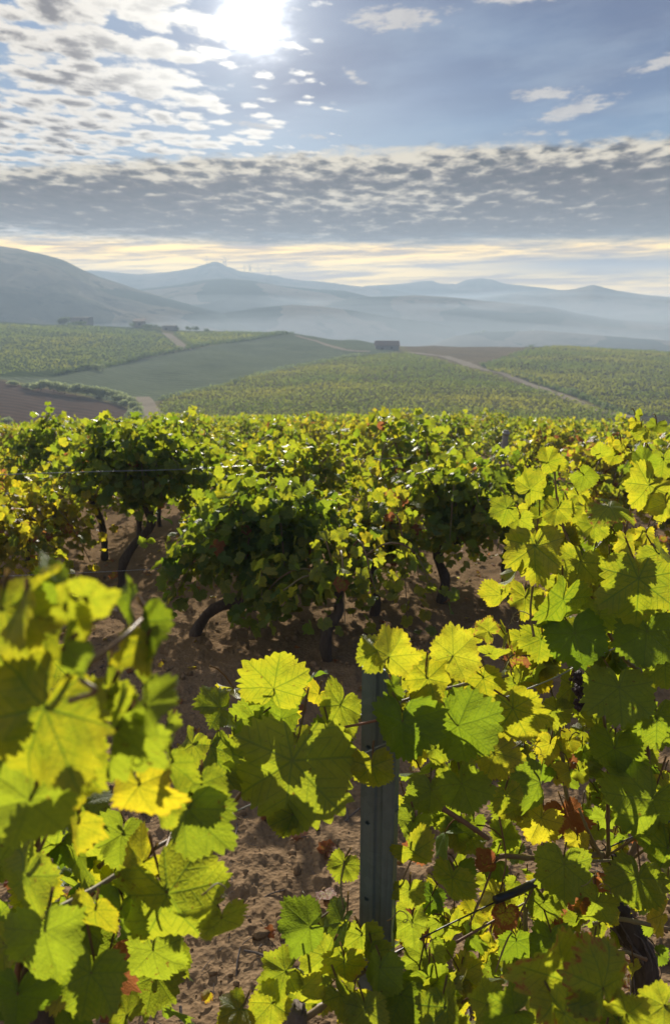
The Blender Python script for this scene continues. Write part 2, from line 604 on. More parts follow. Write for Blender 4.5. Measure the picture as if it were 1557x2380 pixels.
RL = np.concatenate([np.arange(0, 60, 0.5), np.exp(np.linspace(math.log(60), math.log(9000), 420))])
cols_x = sorted(FAR)
TABLE = []
for cx in cols_x:
    pts = list(NEAR) + [(r, zr(y, r)) for r, y in FAR[cx]]
    rs, ys = FAR[cx][-1]
    zs = zr(ys, rs)
    pts += [(rs + 25, zs - 1.2), (rs + 80, zs - 9), (rs + 150, -32), (460, -33), (560, -27), (680, -19), (850, -10), (1300, -4), (9000, -40)]
    a = np.array(pts)
    z = np.interp(RL, a[:, 0], a[:, 1])
    k = np.array([1, 3, 5, 6, 5, 3, 1], float)
    for _ in range(2):
        zp = np.pad(z, 3, mode='edge')
        z = np.convolve(zp, k / k.sum(), mode='valid')
    TABLE.append(z)
TABLE = np.array(TABLE)
COLT = np.array([(cx - 778.5) / FPX / 1.02 for cx in cols_x])     # tan of the bearing


def height(x, y, detail=True):
    x, y = np.asarray(x, float), np.asarray(y, float)
    r = np.hypot(x, y)
    t = np.where(y > 0.02 * r, x / np.maximum(y, 0.02 * r + 1e-6), np.sign(x) * 50.0)
    t = np.clip(t, COLT[0], COLT[-1])
    fi = np.interp(t, COLT, np.arange(len(COLT)))
    i = np.clip(np.floor(fi).astype(int), 0, len(COLT) - 2)
    f = fi - i
    f = f * f * (3 - 2 * f)
    ri = np.interp(r, RL, np.arange(len(RL)))
    j = np.clip(np.floor(ri).astype(int), 0, len(RL) - 2)
    g = ri - j
    z = (TABLE[i, j] * (1 - g) + TABLE[i, j + 1] * g) * (1 - f) + (TABLE[i + 1, j] * (1 - g) + TABLE[i + 1, j + 1] * g) * f
    back = np.clip(-y / (r + 1e-6), 0, 1)                         # behind the camera the slope simply goes on level
    z = z * (1 - back) + 0.06 * np.minimum(r, 250) * back
    if detail:
        n = fbm(x * 1.3, y * 1.3, 3, 5) * 0.055
        fade = np.clip(1.4 - r / 40, 0, 1)
        z = z + n * fade + fbm(x / 9, y / 9, 4, 31) * np.clip((r - 60) / 80, 0, 1) * 0.45 * np.clip(3 - r / 350, 0, 1)
    return z


def soil(x, y):                   # clods, hoof marks and crumbs of the near field
    r = np.hypot(x, y)
    f = np.clip(1.5 - r / 14, 0, 1)
    a = np.abs(fbm(x * 5.5, y * 5.5, 3, 71)) * -0.035
    b = np.maximum(fbm(x * 19, y * 19, 3, 77) - 0.06, 0) * 0.03
    c = np.maximum(fbm(x * 55, y * 55, 2, 91) - 0.10, 0) * 0.022 * np.clip(1.6 - r / 5, 0, 1)
    return (a + b + c) * f


def ground_hit(px_, py_):
    d = ray(px_, py_)
    d = d / d[1]
    Y = np.exp(np.linspace(math.log(0.4), math.log(800), 6000))
    z = EYE + Y * d[2]
    h = height(Y * d[0], Y, False)
    k = np.argmax(z < h)
    return np.array((Y[k] * d[0], Y[k], float(h[k])))


def proj(x, y, z):                # world point -> photograph units
    dz_ = z - EYE
    fwd = y * CP - dz_ * SP
    up = y * SP + dz_ * CP
    return 778.5 + FPX * x / np.maximum(fwd, 1e-3), 1190 - FPX * up / np.maximum(fwd, 1e-3)


def inside(px_, py_, poly):
    poly = np.asarray(poly, float)
    res = np.zeros(np.shape(px_), bool)
    for i in range(len(poly)):
        (x1, y1), (x2, y2) = poly[i - 1], poly[i]
        if y1 == y2:
            continue
        c = ((y1 > py_) != (y2 > py_)) & (px_ < (x2 - x1) * (py_ - y1) / (y2 - y1) + x1)
        res ^= c
    return res


FIELDS = {
    'ploughed_low': [(-500, 850), (0, 884), (120, 905), (285, 945), (322, 975), (300, 1020), (-500, 1020)],
    'green_left': [(-500, 728), (0, 738), (290, 748), (372, 766), (420, 808), (300, 842), (130, 876), (0, 876), (-500, 850)],
    'fallow': [(130, 876), (300, 842), (440, 812), (560, 792), (680, 775), (870, 790), (930, 815), (650, 862), (480, 906), (370, 932), (330, 935), (280, 938), (120, 900), (0, 880), (0, 876)],
    'green_strip': [(400, 764), (540, 764), (690, 764), (680, 776), (560, 793), (445, 809), (405, 778)],
    'vineyard': [(372, 935), (480, 907), (650, 863), (850, 824), (950, 818), (1090, 856), (1460, 968), (1490, 1015), (340, 1015)],
    'bare': [(930, 796), (1290, 796), (1200, 815), (1110, 853), (1095, 853), (950, 816)],
    'vineyard_far': [(1118, 856), (1200, 817), (1285, 798), (1557, 805), (2300, 805), (2300, 1000), (1520, 1000), (1470, 968), (1280, 905)],
}
FCOL = {
    'ploughed_low': (0.085, 0.058, 0.045), 'green_left': (0.065, 0.085, 0.035), 'fallow': (0.115, 0.135, 0.082),
    'green_strip': (0.11, 0.13, 0.04), 'vineyard': (0.10, 0.095, 0.040), 'bare': (0.15, 0.115, 0.07), 'vineyard_far': (0.065, 0.06, 0.034),
}
SOIL = np.array((0.185, 0.125, 0.072))
GRASS = np.array((0.17, 0.145, 0.07))


def build_ground():
    tf = np.linspace(-0.66, 0.66, 680)
    th = np.concatenate([np.linspace(-math.pi, -0.66, 60)[:-1], tf, np.linspace(0.66, math.pi, 60)[1:-1]])
    rr_ = np.concatenate([[0.0, 0.3], np.exp(np.arange(math.log(0.6), math.log(14), 0.0062)), np.exp(np.arange(math.log(14), math.log(70), 0.02)),
                          np.exp(np.arange(math.log(70), math.log(320), 0.0065)), np.exp(np.arange(math.log(320), math.log(1320), 0.03))])
    TH, RR = np.meshgrid(th, rr_)
    xx, yy = RR * np.sin(TH), RR * np.cos(TH)
    zz_ = height(xx, yy) + soil(xx, yy)
    n, m = len(rr_), len(th)
    i, j = np.meshgrid(np.arange(n - 1), np.arange(m), indexing='ij')
    j2 = (j + 1) % m
    Q = np.stack([i * m + j, (i + 1) * m + j, (i + 1) * m + j2, i * m + j2], -1).reshape(-1, 4)[:, ::-1]
    colr = np.empty((n, m, 4))
    colr[..., :3] = SOIL
    far = np.clip((RR - 60) / 30, 0, 1)[..., None]
    colr[..., :3] = colr[..., :3] * (1 - far) + GRASS * far
    pxx, pyy = proj(xx, yy, zz_)
    vis = (RR > 68) & (RR < 330) & (yy > 0)
    for k, poly in FIELDS.items():
        msk = vis & inside(pxx, pyy, poly)
        colr[msk, :3] = FCOL[k]
    far2 = RR > 320                                          # patchwork of the valley
    cell = hash2(np.floor(xx / 90 + fbm(xx / 200, yy / 200, 2, 3) * 2), np.floor(yy / 130 + fbm(xx / 160, yy / 160, 2, 8) * 2), 4)
    pal = np.array([(0.11, 0.10, 0.06), (0.085, 0.11, 0.045), (0.13, 0.11, 0.075), (0.07, 0.09, 0.045), (0.10, 0.125, 0.05)])
    pc_ = pal[np.clip((cell * 5).astype(int), 0, 4)]
    colr[far2, :3] = pc_[far2]
    colr[..., 3] = np.clip(1.3 - RR / 40, 0, 1)
    me = mesh_np('ground', np.stack([xx, yy, zz_], -1).reshape(-1, 3), Q, [('fld', 'FLOAT_COLOR', colr.reshape(-1, 4))], True, True)
    return link('ground', me, M_GROUND, kind='structure')


M_GROUND = material('soil_and_fields')
fc, nearw, _ = attr('fld')
P = geo_pos()
g1 = noise(P, 3.0, 6, 0.6)
g2 = noise(P, 45.0, 5, 0.65)
g3 = noise(P, 0.6, 4, 0.55)
crumb = n_new('ShaderNodeTexVoronoi')
X.put(crumb.inputs['Vector'], P + 0.0 if False else P)
crumb.inputs['Scale'].default_value = 60
cr = X(crumb.outputs['Distance'])
tint = mixc(g1, (0.70, 0.68, 0.66), (1.28, 1.30, 1.34))
tint2 = mixc(g2, (0.55, 0.53, 0.50), (1.45, 1.46, 1.48))
near_c = mixc(1.0, mixc(1.0, fc, tint, 'MULTIPLY'), tint2, 'MULTIPLY')
near_c = mixc(sstep(g2, 0.66, 0.72) * sstep(g1, 0.45, 0.6) * 0.6, near_c, (0.34, 0.29, 0.22))
f1 = noise(P, 0.11, 5, 0.6)
f2 = noise(P, 0.9, 5, 0.65)
far_c = mixc(1.0, mixc(1.0, fc, mixc(f1, (0.65, 0.68, 0.7), (1.35, 1.32, 1.25)), 'MULTIPLY'), mixc(f2, (0.65, 0.66, 0.66), (1.35, 1.34, 1.32)), 'MULTIPLY')
wvn = n_new('ShaderNodeTexWave', wave_type='BANDS', bands_direction='X')
mpw = n_new('ShaderNodeMapping')
X.put(mpw.inputs['Vector'], P)
mpw.inputs['Rotation'].default_value = (0, 0, R(-62))
X.put(wvn.inputs['Vector'], X(mpw.outputs[0]))
wvn.inputs['Scale'].default_value = 0.14
wvn.inputs['Distortion'].default_value = 3.5
wvn.inputs['Detail'].default_value = 4
wvn.inputs['Detail Scale'].default_value = 0.6
far_c = mixc(1.0, far_c, mixc(X(wvn.outputs[1]), (0.74, 0.74, 0.74), (1.2, 1.2, 1.18)), 'MULTIPLY')
finish(principled(mixc(nearw, far_c, near_c), 0.95, 0.0, 0, (g2 + cr * 0.8) * nearw, 0.6, 0.012))
build_ground()


# far hills: each a ridge of its own, heights read off the skyline of the photograph
M_HILL = material('hill_slopes')
P = geo_pos()
mp = n_new('ShaderNodeMapping')
X.put(mp.inputs['Vector'], P)
mp.inputs['Scale'].default_value = (0.011, 0.0075, 0.02)
mp.inputs['Rotation'].default_value = (0, 0, 0.4)
wob = noise(P, 0.006, 4, 0.6, 0, True)
vv = n_new('ShaderNodeVectorMath', operation='ADD')
X.put(vv.inputs[0], X(mp.outputs[0]))
X.put(vv.inputs[1], wob)
vo = n_new('ShaderNodeTexVoronoi')
X.put(vo.inputs['Vector'], X(vv.outputs[0]))
vo.inputs['Scale'].default_value = 1.6
cell = sep(X(vo.outputs['Color']))[0]
h1 = noise(P, 0.02, 5, 0.6)
h2 = noise(P, 0.15, 5, 0.65)
hc = mixc(sstep(cell, 0.1, 0.9), (0.045, 0.058, 0.034), (0.20, 0.165, 0.115))
hc = mixc(sstep(h1, 0.45, 0.65) * 0.7, hc, (0.040, 0.050, 0.030))
hc = mixc(1.0, hc, mixc(h2, (0.5, 0.5, 0.5), (1.5, 1.5, 1.5)), 'MULTIPLY')
h3 = noise(P, 0.055, 6, 0.7)
hc = mixc(sstep(h3, 0.56, 0.62) * 0.75, hc, (0.022, 0.030, 0.016))
finish(principled(hc, 0.95, 0.0))


def ridge(name, pts, r, front, back, foot, seed, rough=1.0):
    a = np.array(pts, float)
    xs = np.linspace(a[0, 0], a[-1, 0], 420)
    # smooth interpolation of the crest
    ys = np.interp(xs, a[:, 0], a[:, 1])
    ys = np.convolve(np.pad(ys, 2, mode='edge'), np.array([1, 2, 3, 2, 1]) / 9, mode='valid')
    rrs = np.interp(xs, a[:, 0], a[:, 2]) if a.shape[1] > 2 else np.full(len(xs), r)
    tb = (xs - 778.5) / FPX / 1.03
    bear = np.arctan(tb)
    s = np.concatenate([np.linspace(-1, 0, 46), np.linspace(0, 1, 16)[1:]])
    S, B = np.meshgrid(s, bear, indexing='ij')
    RB = np.broadcast_to(rrs, S.shape)
    rad = RB + np.where(S < 0, S * front, S * back)
    # hypotenuse distance along the bearing; crest height from the elevation of the skyline
    crest = EYE + RB * np.cos(B) * np.tan(np.arctan((1190 - np.broadcast_to(ys, S.shape)) / FPX) - PITCH)
    prof = np.where(S < 0, 1 - np.abs(S) ** 1.25, 1 - np.abs(S) ** 1.6)
    prof = 0.5 * prof + 0.5 * (prof * prof * (3 - 2 * prof))
    z = foot + (crest - foot) * prof
    x, y = rad * np.sin(B), rad * np.cos(B)
    gul = fbm(x / (r * .08), y / (r * .08), 5, seed, 0.55) * (crest - foot) * 0.13 * rough
    z = z + gul * np.clip(np.abs(S) * 3.2, 0, 1) * (1 - np.clip((np.abs(S) - 0.85) / .15, 0, 1))
    z = z + fbm(x / (r * .012), y / (r * .012), 3, seed + 9) * r * 0.0005 * rough
    n, m = S.shape
    i, j = np.meshgrid(np.arange(n - 1), np.arange(m - 1), indexing='ij')
    Q = np.stack([i * m + j, i * m + j + 1, (i + 1) * m + j + 1, (i + 1) * m + j], -1).reshape(-1, 4)
    me = mesh_np(name, np.stack([x, y, z], -1).reshape(-1, 3), Q, (), True, True)
    return link(name, me, M_HILL, kind='structure')


ridge('hill', [(-700, 545), (-250, 555), (-60, 561), (0, 569), (60, 578), (120, 592), (165, 606), (200, 626), (240, 644), (300, 664), (380, 690), (480, 718), (600, 745)], 600, 250, 250, -36, 11)
ridge('hill', [(180, 690), (300, 676), (420, 662), (480, 651), (530, 647), (590, 652), (650, 664), (730, 672), (800, 676), (860, 690), (940, 705), (1050, 725), (1200, 745)], 800, 290, 250, -26, 23)
ridge('hill', [(520, 724), (640, 712), (760, 700), (860, 690), (960, 686), (1040, 690), (1120, 699), (1200, 706), (1280, 714), (1340, 728), (1420, 742), (1557, 752)], 690, 170, 200, -30, 37, 0.7)
ridge('hill', [(-200, 640), (150, 628), (250, 630), (330, 638), (400, 632), (440, 627), (470, 621), (500, 611), (512, 610), (530, 619), (548, 624), (560, 630), (600, 636), (640, 641), (690, 650), (760, 657), (820, 664), (900, 672), (1000, 690)], 1080, 280, 160, -18, 41, 1.7)
ridge('hill', [(760, 690), (850, 664), (930, 660), (975, 654), (1000, 652), (1020, 659), (1055, 660), (1080, 651), (1110, 646), (1140, 650), (1165, 659), (1250, 668), (1340, 680)], 1190, 180, 100, -18, 53, 0.6)
ridge('hill', [(1040, 700), (1120, 690), (1200, 679), (1280, 676), (1330, 672), (1360, 664), (1372, 662), (1395, 668), (1430, 676), (1500, 686), (1600, 694), (1900, 700), (2400, 690)], 960, 250, 200, -22, 61, 0.7)
ridge('hill', [(1000, 800), (1060, 781), (1110, 772), (1180, 770), (1260, 768), (1330, 774), (1450, 784), (1557, 792), (1800, 800)], 500, 80, 60, -36, 67, 0.5)
ridge('hill', [(420, 735), (520, 728), (600, 716), (680, 708), (740, 712), (820, 722), (900, 736), (1000, 748), (1060, 760)], 590, 120, 120, -32, 73, 0.8)

# ------------------------------------------------------------------ vine leaves
LOBE_A = np.radians([0, 14, 28, 42, 55, 69, 83, 98, 112, 126, 142, 158, 170, 180])
LOBE_R = np.array([1.0, .93, .80, .85, .93, .83, .70, .74, .78, .71, .62, .52, .34, .12])


def leaf_template(n, rings, rng, teeth=0.07, wave=0.12, cup=0.10, deep=1.0, curl=0.0):
    """one leaf: junction at the origin, tip along +Y, upper face +Z; returns V, T, uv+ring"""
    ph = np.linspace(-np.pi, np.pi, n, endpoint=False) + np.pi / n
    pa = np.abs(ph)
    base = np.interp(pa, LOBE_A, LOBE_R)
    mean = 0.80
    base = np.where(pa < 2.5, mean + (base - mean) * deep, base)
    skew = rng.uniform(-0.06, 0.06)
    base = base * (1 + skew * np.sin(ph)) * (1 + 0.05 * np.sin(3 * ph + rng.uniform(0, 6)))
    edge = base.copy()
    if teeth:
        if n < 60:
            alt = np.where(np.arange(n) % 2 == 0, 1.0, -0.8) * rng.uniform(0.4, 1.4, n)
        else:                                                # uneven saw teeth, each three to six points wide
            alt = np.zeros(n)
            j = 0
            while j < n:
                w_ = int(rng.integers(3, 7))
                k_ = np.arange(w_) / w_
                pk = 0.55 if rng.random() < .7 else 0.35
                prof = np.where(k_ < pk, k_ / pk, (1 - k_) / (1 - pk))
                alt[j:j + w_] = ((prof * 2 - 0.9) * rng.uniform(0.45, 1.35) * (0.6 + w_ / 8))[:len(alt[j:j + w_])]
                j += w_
        edge = base * (1 + alt * teeth * np.clip((2.75 - pa) * 3, 0, 1))
    V, ringv = [(0, 0, 0)], [0]
    for k, q in enumerate(rings):
        rad = edge if q >= 1 else base * q
        V += [(r_ * math.sin(a), r_ * math.cos(a), 0) for r_, a in zip(rad, ph)]
        ringv += [min(q, 1.0)] * n
    V = np.array(V, float)
    uv = V[:, :2].copy()
    x, y = V[:, 0], V[:, 1]
    r2 = x * x + y * y
    rr_ = np.sqrt(r2)
    an = np.arctan2(x, y)
    sp_ = R(52)
    fo = np.abs((an + sp_ / 2) % sp_ - sp_ / 2)
    z = cup * r2 * rng.uniform(-0.8, 1.2) + 0.16 * rr_ * np.sin(fo) * rng.uniform(0.5, 1.5)
    z += wave * 1.25 * r2 * (0.6 * np.sin(3 * an + rng.uniform(0, 6)) + 0.5 * np.sin(5 * an + rng.uniform(0, 6)))
    z += fbm(x * 2.3 + rng.uniform(0, 50), y * 2.3 + rng.uniform(0, 50), 2, 5) * 0.22 * r2 ** 0.5
    z += -np.abs(x) * (rng.uniform(0.4, 0.85) if rng.random() < 0.3 else rng.uniform(-0.2, 0.35))               # folded along the midrib
    dr = rng.uniform(-0.05, 0.25) + curl
    z -= dr * np.maximum(y, 0) ** 2
    z += rng.uniform(-.28, .28) * x * np.abs(x) + rng.uniform(-.2, .2) * x * y
    V[:, 2] = z
    V[:, 1] -= 0.25 * dr * np.maximum(y, 0) ** 2
    T = [(0, 1 + (j + 1) % n, 1 + j) for j in range(n) if j != n - 1]
    for k in range(len(rings) - 1):
        a, b = 1 + k * n, 1 + (k + 1) * n
        for j in range(n - 1):                               # open at the petiole
            T += [(a + j, a + j + 1, b + j + 1), (a + j, b + j + 1, b + j)]
    return V, np.array(T), np.column_stack([uv, ringv])


def orient(tip, nrm):
    y = unit(tip)
    n = nrm - y * np.sum(nrm * y, -1, keepdims=True)
    z = unit(n)
    x = np.cross(y, z)
    return np.stack([x, y, z], -1)                           # columns are the leaf axes


TRNG = np.random.default_rng(7)
LOD = {
    1: [leaf_template(52, (.35, .7, 1.0), TRNG, 0.085, 0.16, 0.16, TRNG.uniform(.4, 1.25), TRNG.uniform(-.1, .3)) for _ in range(18)],
    2: [leaf_template(22, (.55, 1.0), TRNG, 0.10, 0.16, 0.15, 1.1) for _ in range(12)],
    3: [leaf_template(9, (1.0,), TRNG, 0.0, 0.25, 0.2, 1.0) for _ in range(10)],
}


class Foliage:                    # many leaves in one mesh
    def __init__(self, lod, rng):
        self.lod, self.rng = lod, rng
        self.V, self.T, self.A, self.U, self.n = [], [], [], [], 0

    def leaves(self, pos, tip, nrm, size, ye, red, stalks=None):
        pos = np.atleast_2d(pos)
        N = len(pos)
        B = orient(np.broadcast_to(tip, pos.shape), np.broadcast_to(nrm, pos.shape)) * np.broadcast_to(size, (N,))[:, None, None]
        ids = self.rng.integers(0, len(LOD[self.lod]), N)
        rnd = self.rng.random(N)
        ye, red = np.broadcast_to(ye, (N,)), np.broadcast_to(red, (N,))
        for k in range(len(LOD[self.lod])):
            w = np.where(ids == k)[0]
            if not len(w):
                continue
            V, T, U = LOD[self.lod][k]
            P = np.einsum('nij,vj->nvi', B[w], V) + pos[w][:, None, :]
            self.V.append(P.reshape(-1, 3))
            self.T.append((T[None] + (np.arange(len(w)) * len(V))[:, None, None]).reshape(-1, 3) + self.n)
            A = np.zeros((len(w), len(V), 4))
            A[..., 0], A[..., 1], A[..., 2] = ye[w][:, None], rnd[w][:, None], red[w][:, None]
            self.A.append(A.reshape(-1, 4))
            self.U.append(np.broadcast_to(U, (len(w),) + U.shape).reshape(-1, 3))
            self.n += len(w) * len(V)
        if stalks is not None:
            for i in range(N):
                self.stalk(stalks[i], pos[i], 0.0016)

    def stalk(self, a, b, r):
        m = MB()
        mid_ = (np.asarray(a) + b) / 2 + np.array((0, 0, 0.012))
        m.tube(spline([a, mid_, b], 4), [r * 1.2, r, r, r], 4, False)
        V, T = np.vstack(m.V), np.vstack(m.T)
        self.V.append(V)
        self.T.append(T + self.n)
        A = np.zeros((len(V), 4))
        A[:, 1], A[:, 3] = self.rng.random(), 1
        self.A.append(A)
        self.U.append(np.zeros((len(V), 3)))
        self.n += len(V)

    def build(self, name='foliage'):
        return mesh_np(name, np.vstack(self.V), np.vstack(self.T),
                       [('lc', 'FLOAT_COLOR', np.vstack(self.A)), ('luv', 'FLOAT_VECTOR', np.vstack(self.U))])


def scatter(fo, rng, base, count, out, spread, size, ye, yes, red, tiprand=0.6):
    """leaves about the points of base: tips hang down and outwards, faces turn up and outwards"""
    i = rng.integers(0, len(base), count)
    pos = base[i] + rng.normal(0, 1, (count, 3)) * spread
    o = unit(out[i] + rng.normal(0, 0.5, (count, 3)))
    tip = unit(o * 0.5 + np.array((0, 0, -0.85)) + rng.normal(0, tiprand, (count, 3)))
    nrm = unit(o * 0.8 + np.array((0, 0, 0.5)) + rng.normal(0, 0.45, (count, 3)))
    y_ = np.clip(rng.normal(ye, yes, count), 0, 1)
    r_ = np.where(rng.random(count) < red, rng.uniform(0.4, 1.0, count), rng.uniform(0, 0.25, count))
    fo.leaves(pos, tip, nrm, rng.uniform(*size, count), y_, r_)


def trunk_mesh(rng, P, r0, r1, sides=10, n=14):
    C_ = spline(P, n)
    rad = np.linspace(r0, r1, n) * (1 + rng.uniform(-0.16, 0.22, n))
    rad[0] *= 1.35
    m = MB()
    m.tube(C_, rad, sides)
    V = np.vstack(m.V)
    k = n * sides
    V[:k] += (fbm(V[:k, 0] * 40, V[:k, 2] * 24 + V[:k, 1] * 40, 3, 3) * r0 * 0.5)[:, None] * unit(V[:k] - np.repeat(C_, sides, 0))
    return mesh_np('trunk', V, np.vstack(m.T))


def vine_parts(rng, h=1.25, w=0.6, n=330, size=(.055, .085), ye=0.2, yes=0.2, red=0.04, lod=2, head=0.55, lean=(0, 0), shoots=13, droop=1.0, depth=0.42):
    """a bush vine at the origin: meshes for trunk, arms and foliage"""
    l = np.array((lean[0], lean[1], 0))
    hd = l + np.array((0, 0, head))
    tp = trunk_mesh(rng, [(0, 0, -0.12), l * 0.25 + rng.normal(0, .03, 3) * (1, 1, 0) + (0, 0, head * .35), l * 0.8 + rng.normal(0, .04, 3) * (1, 1, 0) + (0, 0, head * .7), hd], 0.034, 0.03)
    arms = MB()
    base, out = [], []
    for k in range(shoots):
        a = 2 * np.pi * (k + rng.uniform(-.3, .3)) / shoots
        d = np.array((math.cos(a) * w, math.sin(a) * depth, 0))
        q = rng.uniform(0.45, 1.1)
        top = rng.uniform(0.72, 1.03) * h - 0.08
        P = [hd, hd + d * 0.25 * q + (0, 0, (top - head) * 0.45), hd + d * 0.65 * q + (0, 0, (top - head) * 0.95),
             hd + d * 1.05 * q + (0, 0, (top - head) * (0.9 - 0.55 * droop * rng.random())), hd + d * 1.35 * q + (0, 0, (top - head) * (0.55 - 0.95 * droop * rng.random()))]
        C_ = spline(P, 14)
        arms.tube(C_, np.linspace(0.009, 0.003, 14), 5, False)
        base.append(C_[2:])
        out.append(np.broadcast_to(unit(d + (0, 0, 0.25)), C_[2:].shape))
    base, out = np.vstack(base), np.vstack(out)
    fo = Foliage(lod, rng)
    scatter(fo, rng, base, n, out, np.array((.085, .07, .075)), size, ye, yes, red)
    return tp, arms.mesh('cane'), fo.build()


def plant_vine(meshes, loc, label, rz=0.0, scale=1.0, group='bush vines of the vineyard', sx=1.0):
    t = thing('grape_vine', label, 'grape vine', loc, group, rz)
    t.scale = (scale * sx, scale * sx, scale)
    link('trunk', meshes[0], M_BARK, t)
    link('cane', meshes[1], M_CANE, t)
    link('foliage', meshes[2], M_LEAF, t)
    return t


def copy_thing(src, loc, rz, scale, label=None):
    c = src.copy()
    COL.objects.link(c)
    c.location = tuple(float(q) for q in loc)
    c.rotation_euler = (0, 0, rz)
    c.scale = scale if isinstance(scale, tuple) else (scale,) * 3
    if label:
        c['label'] = label
    for ch in src.children:
        d = ch.copy()
        COL.objects.link(d)
        d.parent = c
    return c


def gz(x, y):
    return float(height(np.array([x]), np.array([y]))[0])

# ------------------------------------------------------------------ the nearest bush vines, each read off the photograph
rg = np.random.default_rng(21)


def hero_vine(px_, Y, label, **kw):
    p = at(px_, 1300, Y)
    m = vine_parts(rg, **kw)
    return plant_vine(m, (p[0], Y, gz(p[0], Y)), label)


hero_vine(425, 4.75, 'broad dark green bush vine with hanging leaves and a bent black trunk', h=1.08, w=0.50, n=1925, size=(0.043, 0.066), ye=0.06, yes=0.16, red=0.01, head=0.42, lean=(0.52, 0.05), shoots=20, droop=0.9)
hero_vine(765, 4.25, 'thin sparse vine with a straight trunk and hanging shoots, just behind the galvanised post', h=0.86, w=0.42, n=262, size=(0.039, 0.058), ye=0.25, yes=0.2, red=0.02, head=0.45, lean=(0.05, 0.1), shoots=8, droop=1.25)
hero_vine(1020, 5.5, 'tall green vine with a bent grey trunk above shaded soil, right of the post', h=1.22, w=0.58, n=1085, size=(0.039, 0.062), ye=0.14, yes=0.18, red=0.01, head=0.5, lean=(0.12, 0.0), shoots=15, droop=1.0)
hero_vine(275, 6.1, 'large dark green vine on a crooked double curved trunk beside the bare soil at left', h=1.42, w=0.62, n=1400, size=(0.043, 0.066), ye=0.10, yes=0.18, red=0.02, head=0.72, lean=(0.22, 0.1), shoots=18, droop=0.35)
hero_vine(243, 7.4, 'yellowing vine on a thin dark trunk behind the crooked trunk at left', h=1.2, w=0.42, n=455, size=(0.043, 0.062), ye=0.42, yes=0.25, red=0.08, head=0.6, lean=(-0.08, 0), shoots=10, droop=0.4)
hero_vine(75, 6.5, 'bright yellow bush vine at the left edge above the wire', h=1.02, w=0.52, n=910, size=(0.039, 0.062), ye=0.62, yes=0.22, red=0.10, head=0.4, shoots=14, droop=1.1)
hero_vine(-40, 5.4, 'yellow and green vine cut off by the left edge of the view', h=1.0, w=0.45, n=665, size=(0.039, 0.062), ye=0.55, yes=0.25, red=0.08, head=0.4, shoots=12)
hero_vine(870, 5.2, 'small light green vine between the dark bush and the tall vine, yellow at the top', h=0.95, w=0.45, n=577, size=(0.039, 0.058), ye=0.35, yes=0.22, red=0.06, head=0.42, shoots=11, droop=1.1)
hero_vine(1180, 6.0, 'green vine half hidden behind the upright shoots at right', h=1.2, w=0.6, n=910, size=(0.039, 0.062), ye=0.16, yes=0.18, red=0.02, head=0.5, shoots=14)
hero_vine(690, 6.3, 'light green vine rising behind the broad dark bush', h=1.28, w=0.62, n=980, size=(0.039, 0.062), ye=0.25, yes=0.2, red=0.02, head=0.5, shoots=15)
hero_vine(1420, 7.2, 'vine with reddish orange leaves beyond the upright shoots at right', h=1.3, w=0.6, n=840, size=(0.039, 0.062), ye=0.5, yes=0.25, red=0.4, head=0.5, shoots=14)
hero_vine(1560, 6.4, 'green vine with tall thin shoots sticking up at the right edge', h=1.45, w=0.5, n=840, size=(0.039, 0.062), ye=0.25, yes=0.2, red=0.03, head=0.5, shoots=14, droop=0.4)
hero_vine(540, 8.0, 'green vine standing in the row behind the wire', h=1.25, w=0.7, n=910, size=(0.039, 0.062), ye=0.12, yes=0.18, red=0.02, head=0.5, shoots=15)
hero_vine(330, 8.6, 'dark green vine with a ragged yellow top behind the wire at left', h=1.3, w=0.7, n=980, size=(0.039, 0.062), ye=0.22, yes=0.22, red=0.04, head=0.5, shoots=15)
hero_vine(145, 9.2, 'dark narrow vine standing up above its neighbours at left', h=1.5, w=0.42, n=840, size=(0.039, 0.062), ye=0.06, yes=0.12, red=0.0, head=0.5, shoots=13, droop=0.5)

